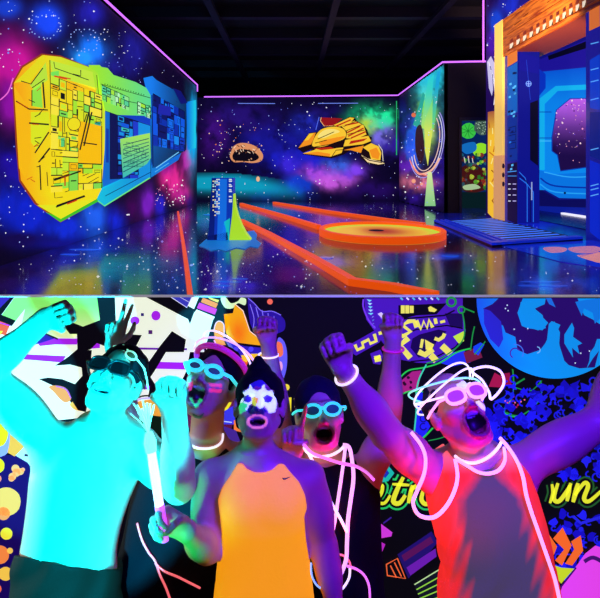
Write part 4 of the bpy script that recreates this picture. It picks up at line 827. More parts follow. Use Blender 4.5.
# --- script lettering  ("...etr" and "...un") with green outline
def script(strokes, w, ol=((9, (40, 120, 60)), (6.4, (14, 12, 18)))):
    for e, c in ol:
        g.up()
        for s_, k in strokes: g.line(s_, w*k + e, c, smooth=True, up=False)
    g.up()
    for s_, k in strokes: g.line(s_, [w*k*.7, w*k, w*k, w*k*.7], (238, 240, 50), smooth=True, up=False)
GL = ((8.5, (40, 200, 100)), (4.6, (14, 12, 18)))
script([([(376, 489), (382, 484), (381, 492), (376, 500), (384, 502), (390, 494)], .8), ([(403, 476), (397, 488), (393, 500), (399, 502), (405, 494)], 1.1), ([(392, 483), (409, 484)], .7), ([(412, 484), (408, 502)], 1.0), ([(410, 490), (417, 484), (421, 488)], .9), ([(424, 486), (421, 498), (426, 503), (433, 496)], 1.0), ([(434, 486), (431, 503)], 1.0)], 4.4, GL)
script([([(551, 483), (552, 492), (549, 502)], .8), ([(557, 482), (553, 497), (558, 500), (566, 490), (570, 482)], 1.0), ([(569, 484), (566, 500)], 1.0), ([(577, 482), (572, 501)], 1.1), ([(574, 494), (583, 482), (587, 485), (583, 497), (588, 500), (600, 490)], 1.0)], 4.4, ((8.5, (36, 92, 44)), (5, (14, 12, 18))))
g.poly([(374, 472), (379, 455), (386, 462), (394, 472), (388, 480), (378, 482)], (30, 190, 170)); g.poly([(379, 472), (382, 462), (389, 472), (385, 477)], (30, 50, 180))
section('script_lettering', 'yellow script lettering with green outline')
# --- bottom right shapes
g.poly([(380, 522), (392, 531), (391, 535), (380, 537)], (215, 60, 225)); g.poly([(380, 540), (385, 543), (382, 550), (380, 549)], (190, 40, 200), up=False); g.line([(383, 522), (391, 516)], 1.5, (60, 30, 150), up=False)
g.line([(386, 563), (397, 557), (405, 577), (387, 574)], 1.4, (255, 106, 60), closed=True); g.line([(390, 564), (396, 576)], 1.2, (255, 106, 60), up=False); g.line([(394, 561), (401, 575)], 1.2, (255, 106, 60), up=False)
g.poly([(397, 553), (431, 530), (437, 541), (408, 577)], (36, 18, 110)); g.poly([(401, 554), (430, 535), (433, 541), (404, 560)], (90, 20, 90)); g.poly([(406, 566), (435, 547), (436, 555), (410, 574)], (110, 30, 180))
g.poly([(414, 583), (442, 566), (444, 600), (420, 600)], (20, 24, 40)); g.line([(414, 583), (442, 566)], 1.2, (190, 225, 160)); g.up()
for k in range(4): g.line([(416 + k*1.5, 588 + k*4.5), (443, 573 + k*7)], 1.2, (150, 215, 70), up=False)
g.line([(440, 530), (447, 560), (441, 598)], 2.5, (60, 24, 150))
for a in ([(548, 533), (556, 545), (549, 563), (546, 563)], [(552, 537), (561.5, 526), (570.5, 544), (561, 564), (554, 559), (563, 548)], [(570, 540), (579.5, 534), (582, 549), (571, 564), (564, 562), (573, 548)]): g.poly(a, (255, 108, 40))
g.poly([(551, 563), (560, 566), (573, 567), (560, 582), (554, 574)], (205, 225, 40)); g.poly([(556, 600), (562, 582), (574, 566), (584, 552), (594, 544), (606, 548), (640, 548), (640, 640), (556, 640)], (235, 70, 235)); g.line([(583, 560), (592, 556), (604, 562)], 4, (70, 20, 110), smooth=True); g.line([(556, 590), (575, 566)], 1.5, (60, 16, 100))
g.poly([(452, 598), (460, 580), (464, 600)], (220, 40, 200))
section('flame_painting', 'orange flames, magenta hill and angular shapes')
# ================================================================== BODIES: one continuous skin per person, grown from blended volumes
HV = 0.0042
def nrm(a): a = np.asarray(a, float); return a / (np.linalg.norm(a) + 1e-9)
class Field:
    def __init__(s, lo, hi, h=HV):
        s.h = h; s.lo = np.array(lo, float); n = np.ceil((np.array(hi) - s.lo)/h).astype(int) + 1
        s.x, s.y, s.z = [(s.lo[i] + h*np.arange(n[i])).astype(np.float32) for i in range(3)]
        s.d = np.full(n, 1.0, np.float32)
    def sub(s, lo, hi):
        a = np.clip(np.floor((np.array(lo)-s.lo)/s.h).astype(int), 0, np.array(s.d.shape)); b = np.clip(np.ceil((np.array(hi)-s.lo)/s.h).astype(int) + 1, 0, np.array(s.d.shape))
        if (b <= a).any(): return None
        sl = tuple(slice(a[i], b[i]) for i in range(3))
        return sl, s.x[sl[0]][:, None, None], s.y[sl[1]][None, :, None], s.z[sl[2]][None, None, :]
    def blend(s, sl, d, k, carve=False):
        o = s.d[sl]
        if carve:
            d = -d; h = np.clip(.5 - .5*(o - d)/k, 0, 1) if k else (d > o); s.d[sl] = o*(1-h) + d*h + k*h*(1-h)
        else:
            h = np.clip(.5 + .5*(o - d)/k, 0, 1); s.d[sl] = o*(1-h) + d*h - k*h*(1-h)
    def capsule(s, a, b, ra, rb=None, k=.01, carve=False):
        rb = ra if rb is None else rb; a, b = np.asarray(a, float), np.asarray(b, float); m = max(ra, rb) + k + .02
        q = s.sub(np.minimum(a, b) - m, np.maximum(a, b) + m)
        if q is None: return
        sl, X, Y, Z = q; ab = b - a; L = max(ab.dot(ab), 1e-9)
        t = np.clip(((X-a[0])*ab[0] + (Y-a[1])*ab[1] + (Z-a[2])*ab[2])/L, 0, 1)
        d = np.sqrt((X-a[0]-t*ab[0])**2 + (Y-a[1]-t*ab[1])**2 + (Z-a[2]-t*ab[2])**2) - (ra + (rb-ra)*t)
        s.blend(sl, d.astype(np.float32), k, carve)
    def ell(s, c, r, ax=None, k=.01, carve=False):
        c = np.asarray(c, float); r = np.asarray(r, float); ax = np.eye(3) if ax is None else np.asarray(ax); m = r.max() + k + .02
        q = s.sub(c - m, c + m)
        if q is None: return
        sl, X, Y, Z = q; X, Y, Z = X-c[0], Y-c[1], Z-c[2]
        u = [(X*ax[i][0] + Y*ax[i][1] + Z*ax[i][2])/r[i] for i in range(3)]
        k0 = np.sqrt(u[0]**2 + u[1]**2 + u[2]**2); k1 = np.sqrt((u[0]/r[0])**2 + (u[1]/r[1])**2 + (u[2]/r[2])**2) + 1e-6
        s.blend(sl, (k0*(k0-1)/k1).astype(np.float32), k, carve)
    def loft(s, levels, k=.03, grow=0.0):
        """levels: (x, y, z, half width, half depth) from top to bottom"""
        A = np.array(levels, float)[::-1]; z0, z1 = A[0, 2], A[-1, 2]; hw = A[:, 3].max() + .08
        q = s.sub((A[:, 0].min()-hw, A[:, 1].min()-hw, z0-.05), (A[:, 0].max()+hw, A[:, 1].max()+hw, z1+.05))
        sl, X, Y, Z = q; z = Z.ravel()
        def it(c):
            v = np.interp(z, A[:, 2], A[:, c]); w = max(1, int(.03/s.h)); ker = np.ones(2*w+1)/(2*w+1)
            return np.convolve(np.pad(v, w, mode='edge'), ker, 'valid')[None, None, :]
        cx, cy, w_, dp = it(0), it(1), it(3) + grow, it(4) + grow
        u, v = np.abs(X-cx)/w_, np.abs(Y-cy)/dp
        kk = (u**2.3 + v**2.3)**(1/2.3); d = (kk-1)*np.minimum(w_, dp)*.9
        dz = np.maximum(Z - z1, z0 - Z); d = np.maximum(d, dz)
        s.blend(sl, d.astype(np.float32), k)
    def mesh(s):
        return surface_net(s.d, s.lo, s.h)
def surface_net(D, lo, h):
    nx, ny, nz = D.shape; S = D < 0
    c = [S[i:nx-1+i, j:ny-1+j, k:nz-1+k] for i in (0, 1) for j in (0, 1) for k in (0, 1)]
    allin = c[0].copy(); anyin = c[0].copy()
    for q in c[1:]: allin &= q; anyin |= q
    act = anyin & ~allin
    I, J, K = np.nonzero(act); idx = np.full(act.shape, -1, np.int32); idx[I, J, K] = np.arange(len(I))
    corners = [(i, j, k) for i in (0, 1) for j in (0, 1) for k in (0, 1)]
    val = {q: D[I+q[0], J+q[1], K+q[2]] for q in corners}
    acc = np.zeros((len(I), 3)); cnt = np.zeros(len(I))
    for a in corners:
        for ax in range(3):
            if a[ax]: continue
            b = list(a); b[ax] = 1; b = tuple(b); va, vb = val[a], val[b]; m = (va < 0) != (vb < 0)
            t = np.where(m, va/np.where(np.abs(va-vb) < 1e-9, 1, va-vb), 0)
            p = np.tile(np.array(a, float), (len(I), 1)); p[:, ax] += t
            acc += np.where(m[:, None], p, 0); cnt += m
    V = (np.stack([I, J, K], 1) + acc/np.maximum(cnt, 1)[:, None])*h + lo
    F = []
    for ax in range(3):
        o1, o2 = [(1, 2), (2, 0), (0, 1)][ax]
        sa = [slice(1, -1)]*3; sa[ax] = slice(0, -1); sb = list(sa); sb[ax] = slice(1, None)
        A, B = S[tuple(sa)], S[tuple(sb)]
        off = [1, 1, 1]; off[ax] = 0
        for flip, M in ((False, A & ~B), (True, ~A & B)):
            i = np.stack(np.nonzero(M), 1) + np.array(off)
            def cell(u, v):
                j = i.copy(); j[:, o1] -= u; j[:, o2] -= v; return idx[j[:, 0], j[:, 1], j[:, 2]]
            q = np.stack([cell(1, 1), cell(0, 1), cell(0, 0), cell(1, 0)], 1)
            F.append(q[:, ::-1] if flip else q)
    F = np.concatenate(F); F = F[(F >= 0).all(1)]
    return V, F
def relax(V, F, n=1, w=.5):
    for _ in range(n):
        A = np.zeros_like(V); C = np.zeros(len(V))
        for a, b in ((0, 1), (1, 2), (2, 3), (3, 0)):
            np.add.at(A, F[:, a], V[F[:, b]]); np.add.at(A, F[:, b], V[F[:, a]]); np.add.at(C, F[:, a], 1); np.add.at(C, F[:, b], 1)
        V = V*(1-w) + w*A/np.maximum(C, 1)[:, None]
    return V

SEG = [[.043, .026, .021], [.047, .030, .023], [.043, .028, .022], [.034, .021, .019]]
POSES = {'fist': [(78, 92, 62)]*4, 'v': [(2, 4, 4), (2, 4, 4), (75, 95, 60), (75, 95, 60)], 'point': [(4, 6, 6), (70, 95, 60), (75, 95, 60), (75, 95, 60)],
         'grip': [(52, 70, 42), (55, 72, 42), (58, 72, 42), (60, 72, 42)], 'relax': [(18, 24, 16), (22, 28, 18), (26, 30, 20), (30, 32, 22)]}
def add_hand(F, w, u, n, s, pose, sc=1.0, splay=8):
    """w wrist, u towards the knuckles, n the way the palm faces, s the thumb side"""
    w = np.asarray(w, float); u = nrm(u); n = nrm(n - u*np.dot(n, u)); s = nrm(s - u*np.dot(s, u) - n*np.dot(s, n))
    off = [.028, .0095, -.0095, -.027]; Lm = [.086, .090, .086, .077]; rad = [.0098, .0086, .0076]
    mcp = []
    for i in range(4):
        a = w + (s*off[i]*.55 + u*.006)*sc; b = w + (u*Lm[i] + s*off[i])*sc; mcp.append(b)
        F.capsule(a, b, .0155*sc, .0125*sc, k=.012)
    F.ell(w + (u*.05 - n*-.004)*sc, np.array([.036, .042, .015])*sc, [s, u, n], k=.012)
    F.ell(w + (u*.028 + s*.024 + n*.008)*sc, np.array([.016, .026, .014])*sc, [s, u, n], k=.01)
    for i in range(4):
        p = mcp[i]; th = 0; sp = math.radians((1.5-i)*splay*(.9 if POSES[pose][i][0] < 30 else .15))
        side = u*math.cos(sp) + s*math.sin(sp)
        for j in range(3):
            th += math.radians(POSES[pose][i][j]); d = side*math.cos(th) + n*math.sin(th); q = p + d*SEG[i][j]*sc
            F.capsule(p, q, rad[j]*sc*(1.08 if j == 0 else 1), (rad[j+1] if j < 2 else .0066)*sc, k=.0035); p = q
    b = w + (u*.026 + s*.030 + n*.006)*sc
    if pose in ('fist', 'v', 'point'): dirs = [u*.75 + s*.35 + n*.55, u*.35 - s*.35 + n*.75, -s*.9 + u*.05 + n*.25]
    elif pose == 'grip': dirs = [u*.6 + s*.4 + n*.7, u*.5 - s*.05 + n*.85, u*.3 - s*.5 + n*.6]
    else: dirs = [u*.75 + s*.65 + n*.2, u*.9 + s*.35 + n*.2, u*.95 + s*.1 + n*.25]
    for dv, L, r0, r1 in zip(dirs, (.042, .033, .026), (.0125, .0105, .0092), (.0108, .0095, .0078)):
        q = b + nrm(dv)*L*sc; F.capsule(b, q, r0*sc, r1*sc, k=.005); b = q

def head_axes(pitch, roll=0, yaw=0):
    p, r, y = map(math.radians, (pitch, roll, yaw))
    X, Fw, U = np.array([1., 0, 0]), np.array([0, -math.cos(p), math.sin(p)]), np.array([0, math.sin(p), math.cos(p)])
    X, U = X*math.cos(r) + U*math.sin(r), U*math.cos(r) - X*math.sin(r)      # +roll: crown leans to the picture's left
    R = np.array([[math.cos(y), -math.sin(y), 0], [math.sin(y), math.cos(y), 0], [0, 0, 1]])
    return np.array([R @ X, R @ Fw, R @ U])
class Head:
    nr = .056
    def __init__(s, c, ax, sc, opening, mw=.0245): s.c, s.ax, s.sc, s.op, s.mw = np.asarray(c, float), ax, sc, opening, mw
    def pt(s, x, f, u): return s.c + s.sc*(x*s.ax[0] + f*s.ax[1] + u*s.ax[2])
    def local(s, V): return ((V - s.c) @ s.ax.T)/s.sc
def head_at(px, py, d, ax, sc, opening, mw=.0245):   # head whose eye line sits at the given point
    e = P(px, py, d - .095*sc*-ax[1][1]); return Head(e - sc*.095*ax[1], ax, sc, opening, mw)
def add_head(F, H, neck):
    q = H.pt; S = H.sc; A = H.ax; o = H.op; jd = .016*(o-1) if o > 1 else 0
    E = lambda x, f, u, a, b, c, k=.012, carve=False: F.ell(q(x, f, u), np.array([a, b, c])*S, A, k*S, carve)
    C = lambda p1, p2, r1, r2=None, k=.008, carve=False: F.capsule(q(*p1), q(*p2), r1*S, (r1 if r2 is None else r2)*S, k*S, carve)
    E(0, -.018, .038, .076, .094, .083, .02); E(0, .016, -.035-jd*.4, .060, .076, .078+jd*.5, .03); E(0, .052, -.088-jd, .034, .034, .026, .03)
    for m in (-1, 1):
        E(m*.041, .058, -.026, .024, .025, .022, .02); C((m*.012, .089, .024), (m*.045, .072, .024), .010, .008, .012)
        C((m*.058, -.005, -.05), (m*.032, .05, -.092-jd), .014, .014, .025)
        E(m*.079, -.008, -.008, .009, .022, .033, .008); C((m*.079, .002, -.03), (m*.072, .012, -.02), .007, k=.006)
    for m in (-1, 1): E(m*.031, .098, .0, .021, .022, .013, .010, True)
    C((0, .090, .008), (0, .112, -.030), .0085, .0125, .010); E(0, .113, -.036, .0125, .011, .010, .006)
    for m in (-1, 1): E(m*.013, .100, -.039, .009, .010, .008, .006)
    mu = -.070 - jd*.45; my = .019*max(o, .5)
    C((-.022, .084, mu), (.022, .084, mu), .018, k=.02); E(0, .098, mu, H.mw+.002*o, .045, my, .005, True)
    ring = []
    for t in np.linspace(0, 2*math.pi, 14, endpoint=False):
        x = (H.mw+.004+.002*o)*math.cos(t); u = mu + (my+.003)*math.sin(t); ring.append((x, .0925 - 13*x*x - .05*abs(u-mu), u))
    for i in range(14): C(ring[i], ring[(i+1) % 14], .0062, k=.005)
    C((-.017, .076, mu+my*.80), (0, .083, mu+my*.86), .0055, k=.002); C((0, .083, mu+my*.86), (.017, .076, mu+my*.80), .0055, k=.002)
    E(0, .060, mu-my*.62, .017, .024, .008, .003)
    for m in (-1, 1): F.ell(q(m*.031, .0735, .0), np.array([.0145]*3)*S, A, .002)
    H.mu, H.my, H.ring = mu, my, ring
    F.capsule(neck, q(0, -.022, -.045), H.nr*S, H.nr*S*.94, k=.03)

SKIN = lin((206, 150, 122))
def head_colour(H, V, col, glow, lip=(170, 80, 80), iris=(60, 40, 30)):
    L = H.local(V); x, f, u = L.T
    near = (np.abs(x) < .06) & (f > .02) & (np.abs(u) < .14)
    el = (x/(H.mw+.004+.002*H.op))**2 + ((u-H.mu)/(H.my+.003))**2
    m = ((x/(H.mw+.002+.002*H.op))**2 + ((u-H.mu)/(H.my+.001))**2 < 1) & (f > .0) & (f < .0905) & near
    lm = near & (f > .066) & (el > .74) & (el < 1.36); m = near & (el <= .74) & (f > 0) & (f < .0925); H.lips = lm
    col[lm] = lin(lip); col[m] = lin((40, 8, 16))
    te = m & (np.abs(u-(H.mu+H.my*.83)) < .0062) & (f > .066); col[te] = lin((235, 225, 225))
    tg = m & (u < H.mu - H.my*.3) & (f > .04); col[tg] = lin((150, 40, 60))
    for s_ in (-1, 1):
        r = np.sqrt((x-s_*.031)**2 + (f-.0735)**2 + u**2); e = (r < .0155) & (f > .074); col[e] = lin((225, 220, 225))
        ir = e & ((x-s_*.031)**2 + u**2 < .0062**2); col[ir] = lin(iris)
    br = False
    for s_ in (-1, 1): 
        b = (np.abs(x-s_*.031) < .022) & (np.abs(u-(.0225-.12*np.abs(np.abs(x)-.03))) < .0045) & (f > .06); col[b] = lin((24, 16, 14))

class Person:
    def __init__(s, name, d, label, levels, head, neck, arms, legs, grow=HV):
        """levels: (px, py, half-width px, half depth m); arms: (joints [(px,py,depth,radius m)], hand args)"""
        s.d = d; m = d/FOC; s.m = m
        lev = [(*P(a, b, d), c*m, e) for a, b, c, e in levels]; s.lev = lev
        pts = [np.array(l[:3]) for l in lev]; J = []
        for js, hd in arms: J.append([P(a, b, c) for a, b, c, r in js])
        allp = np.array(pts + [q for j in J for q in j] + [head.c])
        lo = allp.min(0) - .26; hi = allp.max(0) + .22; lo[2] = -.03
        F = s.F = Field(lo, hi); s.head = head
        F.loft(lev)
        nk = P(neck[0], neck[1], d + .01); add_head(F, head, nk)
        for (js, hd), jp in zip(arms, J):
            for i in range(len(jp)-1): F.capsule(jp[i], jp[i+1], js[i][3], js[i+1][3], k=.045 if i == 0 else .02)
            if len(jp) > 2:      # muscle bellies
                F.ell((jp[0]*.55 + jp[1]*.45), np.array([js[0][3]*1.04, js[0][3]*1.04, np.linalg.norm(jp[1]-jp[0])*.38]), frame(jp[1]-jp[0]), .03)
                F.ell((jp[1]*.68 + jp[2]*.32), np.array([js[1][3]*1.05, js[1][3]*1.0, np.linalg.norm(jp[2]-jp[1])*.30]), frame(jp[2]-jp[1]), .03)
            if hd: 
                u, n, sd, pose, sc = hd; add_hand(F, jp[-1], u, n, sd, pose, sc)
        bx, by, bz = lev[-1][:3]; hw = lev[-1][3]
        for sgn, (kx, ky, kz) in zip((-1, 1), legs):
            hip = (bx + sgn*hw*.52, by, bz + .06); kn = (bx + sgn*(hw*.55 + kx), by - ky, kz); an = (bx + sgn*(hw*.6 + kx), by + .04, .085)
            F.capsule(hip, kn, hw*.50, .058, k=.03); F.capsule(kn, an, .056, .038, k=.02)
            F.ell((an[0], an[1]-.06, .035), (.042, .115, .034), None, .03); F.ell((an[0], an[1]+.02, .045), (.034, .04, .042), None, .02)
        s.name, s.label = name, label
    def finish(s, paint=None):
        V, Fc = s.F.mesh(); V = relax(V, Fc, 1, .35)
        col = np.tile(SKIN, (len(V), 1)); glow = np.zeros((len(V), 3)); head_colour(s.head, V, col, glow)
        if paint: paint(s, V, col, glow)
        s.root = mesh_np(s.name, V, Fc, M_SKIN, smooth=True, col=col, glow=glow); s.V, s.Fc = V, Fc
        tag(s.root, s.label, 'person'); s.solids = [(V, Fc)]
        return s
    def facepx(s, V, poly):     # which face vertices lie under a painted outline
        L = s.head.local(V); X, Y = to_px(V)
        return inpoly(X, Y, poly) & (L[:, 1] > .015) & (np.abs(L[:, 2]) < .17)
    def cloth(s, name, region, grow, col, glowf=0.0, fold=.004, material=None, label=None, extra=None, back=None, colfn=None):
        """garment: the trunk grown outwards, cut to a hemline drawn in front view; follows the body"""
        lv = s.lev; A = np.array(lv); lo = A[:, :3].min(0) - A[:, 3].max() - .1; hi = A[:, :3].max(0) + A[:, 3].max() + .1
        F = Field((A[:, 0].min()-A[:, 3].max()-.06, A[:, 1].min()-.26, A[:, 2].min()-.1), (A[:, 0].max()+A[:, 3].max()+.06, A[:, 1].max()+.26, A[:, 2].max()+.06), .005)
        F.loft(lv, k=.01, grow=grow)
        if extra: extra(F)
        X, Y, Z = np.meshgrid(F.x, F.y, F.z, indexing='ij')
        if fold: F.d -= (fold*(np.sin(X*34 + Z*13 + 3*np.sin(Z*9)) * .6 + .5*np.sin(X*61 - Z*31 + 1.7*np.sin(Z*17+X*9)))).astype(np.float32) * np.clip((lv[0][2] - .12 - Z)*4, 0, 1)
        R = np.array(region, float); g0 = R.min(0) - 4; gn = (R.max(0) + 4 - g0).astype(int) + 2      # outline distance in front view
        px, py = np.meshgrid(g0[0] + np.arange(gn[0]), g0[1] + np.arange(gn[1]), indexing='ij')
        ins = inpoly(px, py, region); dist = np.full(px.shape, 1e9); n = len(region)
        for i in range(n):
            a, b = R[i], R[(i+1) % n]; ab = b-a; t = np.clip(((px-a[0])*ab[0] + (py-a[1])*ab[1])/max(ab.dot(ab), 1e-9), 0, 1)
            dist = np.minimum(dist, np.hypot(px-a[0]-t*ab[0], py-a[1]-t*ab[1]))
        sg = np.where(ins, -dist, dist)*s.m; Yc = np.minimum(Y, s.d + .02)
        u = np.clip(CX + X/Yc*FOC - g0[0], 0, gn[0]-1.001); v = np.clip(CY - (Z-EYE)/Yc*FOC - g0[1], 0, gn[1]-1.001)
        i, j = u.astype(int), v.astype(int); u -= i; v -= j
        sd = (sg[i, j]*(1-u) + sg[i+1, j]*u)*(1-v) + (sg[i, j+1]*(1-u) + sg[i+1, j+1]*u)*v
        F.d = np.maximum(F.d, sd.astype(np.float32)); V, Fc = F.mesh(); V = relax(V, Fc, 1, .4)
        c = np.tile(lin(col), (len(V), 1)) if colfn is None else colfn(V)
        o = mesh_np(name, V, Fc, M_CLOTH, s.root, smooth=True, col=c, glow=c*glowf); s.solids.append((V, Fc))
        if label: tag(o, label)
        return o
    def hair(s, name, ells, cuts, col, label=None, rough=.003, fq=110, bumps=True):
        H = s.head; F = Field(H.c - .17*H.sc, H.c + .2*H.sc, .0042)
        for e in ells: F.ell(H.pt(*e[:3]), np.array(e[3:6])*H.sc, H.ax, .012)
        for e in cuts: F.ell(H.pt(*e[:3]), np.array(e[3:6])*H.sc, H.ax, .006, True)
        X, Y, Z = np.meshgrid(F.x, F.y, F.z, indexing='ij')
        F.d -= (rough*np.sin(X*fq + 2*np.sin(Z*40))*np.sin(Z*fq*.6 + Y*fq*.5 + 2*np.sin(X*50))).astype(np.float32)
        V, Fc = F.mesh(); c = np.tile(lin(col), (len(V), 1))
        o = mesh_np(name, V, Fc, M_CLOTH, s.root, smooth=True, col=c, glow=c*0); s.solids.append((V, Fc)); 
        if label: tag(o, label)
        return o
    def bvh(s):
        vs, fs = [], []
        for V, Fc in s.solids:
            b = len(vs); vs += V.tolist(); fs += (Fc + b).tolist()
        return BVHTree.FromPolygons(vs, fs)
    def drape(s, px, py, off=.012, fallback=None, up=0):
        if not hasattr(s, '_b'): s._b = s.bvh()
        o = np.array([0, 0, EYE]); t = nrm(P(px, py, s.d) - o); h = s._b.ray_cast(Vector(o), Vector(t))
        if h[0] is None: return P(px, py, fallback or s.d - .05)
        return np.array(h[0]) - t*off
def frame(v):
    w = nrm(v); a = np.array([1., 0, 0]) if abs(w[0]) < .8 else np.array([0, 1., 0]); u = nrm(np.cross(w, a)); return np.array([u, np.cross(w, u), w])
POSES['vopen'] = POSES['v']
CAPH = [(0, -.022, .040, .084, .101, .090)]
FACECUT = [(0, .115, -.020, .072, .078, .098), (0, .03, -.12, .12, .12, .085)]

# ---------------------------------------------------------------- first man, lit by the unseen cyan spots
man1 = Person('person', 1.85, 'bare-armed person under cyan light wearing black sunglasses, both fists raised',
  [(103, 416, 20, .058), (102, 424, 32, .072), (98, 434, 48, .088), (93, 450, 56, .10), (87, 472, 55, .11), (80, 498, 50, .108), (73, 528, 47, .104), (68, 556, 47, .108), (66, 585, 50, .116), (65, 620, 50, .12), (65, 642, 44, .112)],
  head_at(111, 368.5, 1.85, head_axes(43, -15, 4), 1.02, .55), (104, 428),
  [([(50, 442, 1.85, .060), (-14, 372, 1.82, .047), (45, 319, 1.80, .036)], ((.93, -.05, .32), (0, -1, 0), (.32, 0, -.93), 'fist', 1.0)),
   ([(141, 449, 1.85, .058), (179, 486, 1.70, .046), (174, 412, 1.64, .037)], ((-.06, 0, 1), (0, -1, 0), (-1, 0, 0), 'fist', 1.05))],
  [(-.02, .02, .44), (.02, .02, .44)]).finish()
man1.cloth('shorts', [(6, 553), (16, 555), (40, 560), (70, 567), (100, 569.5), (116, 569), (130, 566), (135, 720), (-10, 720)], .010, (4, 17, 8), .9, .006, label='dark green shorts')
man1.hair('hair', CAPH, FACECUT + [(0, .10, .05, .06, .05, .035)], (14, 10, 16))

# ---------------------------------------------------------------- second man, in shadow between
def paint2(p, V, col, glow):
    for poly, c in (([(209, 383), (222, 384), (222, 387.5), (209, 386.5)], (255, 70, 110)), ([(209, 388.5), (222, 389.5), (221, 393), (209, 392)], (255, 60, 100)), ([(188, 383), (193, 381), (192, 390), (189, 391)], (235, 60, 110)),
                    ([(189, 398), (192, 397), (195, 405), (200, 398), (203, 400), (196, 409)], (60, 220, 110)), ([(192, 413), (198, 416), (204, 413), (198, 426)], (20, 70, 30))):
        m = p.facepx(V, poly); col[m] = lin(c); glow[m] = lin(c)*.55
man2 = Person('person', 2.05, 'person in black top shouting with head thrown back, teal glow glasses and magenta headband',
  [(206, 438, 17, .058), (204, 446, 30, .07), (200, 454, 44, .09), (193, 468, 50, .105), (184, 500, 50, .11), (177, 530, 49, .108), (172, 565, 51, .115), (170, 598, 52, .12), (170, 620, 46, .115)],
  head_at(206, 371.5, 2.05, head_axes(40, -13, -10), 1.10, 1.6), (206, 444),
  [([(163, 464, 2.06, .052), (131, 436, 2.16, .043), (113, 346, 2.20, .031)], ((.2, 0, 1), (0, -1, 0), (1, 0, 0), 'vopen', 1.0)),
   ([(241, 462, 2.06, .052), (281, 432, 2.10, .042), (268, 342, 2.12, .029)], ((-.02, 0, 1), (0, -1, 0), (-1, 0, 0), 'fist', .98))],
  [(-.02, .10, .40), (.02, .10, .40)]).finish(paint2)
man2.cloth('tank_top', [(184, 449), (194, 458), (206, 462), (217, 457), (226, 448), (236, 458), (234, 480), (236, 640), (100, 640), (118, 500), (140, 470), (160, 454)], .013, (11, 8, 18), .05, .004, label='black tank top')
man2.hair('hair', CAPH, FACECUT, (14, 10, 16))

# ---------------------------------------------------------------- woman in orange
def paintW(p, V, col, glow):
    W, B, G, O = (225, 250, 245), (40, 30, 150), (50, 210, 90), (250, 170, 60)
    def pc(poly, c, g=.6):
        m = p.facepx(V, poly); col[m] = lin(c); glow[m] = lin(c)*g
    pc([(240, 381), (246, 377), (262, 377), (266, 384), (262, 388), (256, 386), (252, 389), (244, 388)], (46, 30, 130), .35)
    pc([(239, 396), (245, 391), (250, 388), (249.5, 384), (253, 389), (257, 391), (261, 389), (264, 384), (265.5, 390), (272, 391), (276, 397), (277, 404), (275, 412), (269, 413), (264, 405), (262, 409), (259, 409), (256, 404), (250, 404), (246, 411), (240, 413), (238, 405)], W, .75)
    pc([(242.5, 396.5), (248, 394.5), (252.5, 398.5), (250, 402), (244, 402)], (70, 50, 160), .25); pc([(263, 397), (268, 394.5), (273, 398), (271, 402), (265, 402)], (90, 50, 150), .25)
    pc([(238, 404), (243, 402), (248, 404), (245, 411), (240, 414)], G, .8); pc([(251, 398), (255, 396), (257, 402), (256, 408), (251, 403)], (190, 210, 60), .8); pc([(254, 396), (258, 398), (258, 404), (255, 402)], O, .7)
    pc([(246, 411), (250, 405), (256, 406), (259, 410), (263, 407), (267, 411), (264, 414), (250, 414)], (26, 22, 90), .25)
    m = p.head.lips; col[m] = lin((255, 140, 125)); glow[m] = lin((255, 135, 120))*.6
_Wh = Head.nr; Head.nr = .050
woman = Person('person', 1.75, 'laughing person in an orange tank top with white butterfly face paint, holding a glowing wand',
  [(256, 447, 15, .050), (256, 455, 27, .060), (257, 462, 44, .077), (259, 471, 51, .09), (261, 487, 50, .105), (262, 505, 45, .108), (263, 530, 42, .10), (264, 560, 44, .10), (264, 598, 49, .112), (264, 632, 50, .118), (264, 660, 42, .11)],
  head_at(258, 398.3, 1.75, head_axes(34, 0, 0), .93, .78, .0235), (256, 453),
  [([(208, 477, 1.76, .044), (206, 549, 1.70, .037), (187, 531, 1.50, .027)], ((-.78, -.15, .55), (-.15, -1, 0), (.5, 0, .85), 'grip', .92)),
   ([(311, 477, 1.76, .043), (325, 545, 1.77, .036), (337, 622, 1.72, .026)], ((.1, -.05, -1), (-1, 0, 0), (0, -1, 0), 'relax', .92))],
  [(0, .02, .47), (0, .02, .47)])
Head.nr = _Wh
for bx in (244, 279): woman.F.ell(P(bx, 502, 1.66), (.048, .045, .05), None, .03)
woman.finish(paintW)
def bust(F):
    for bx in (244, 279): F.ell(P(bx, 502, 1.66), (.058, .055, .06), None, .035)
w_tank = woman.cloth('tank_top', [(238, 463), (243, 463.5), (247, 469), (255, 472.5), (264, 472.5), (272, 470), (279, 463.5), (284, 464), (290, 472), (299, 482), (305, 495), (307, 508), (304, 517), (306, 540), (310, 565), (316, 612), (212, 612), (217, 565), (222, 535), (220, 515), (218, 500), (222, 488), (231, 475)], .010, (255, 158, 44), .85, .0045, label='orange fluorescent tank top', extra=bust,
  colfn=lambda V: (lambda t: lin((255, 160, 16))*(1-t) + lin((255, 146, 74))*t)(np.clip((V[:, 2] - 1.22)/.16, 0, 1)[:, None]))  # pinker towards the top: magenta light put into the fabric colour
lg_ = [woman.drape(x, y, .0012) for x, y in spline([(282.5, 477.6), (284, 479), (286.5, 478.4), (290.5, 476.6)], 4)]
del woman._b
tag(MB().tube(lg_, [.0012]*2 + [.0024]*5 + list(np.linspace(.0022, .0007, len(lg_)-7)), n=6).build('logo_mark', mat('dark_print', (60, 20, 40), .6), w_tank), 'small dark swoosh-shaped mark')
woman.cloth('shorts', [(200, 604), (330, 604), (330, 720), (200, 720)], .008, (24, 18, 70), .1, 0)
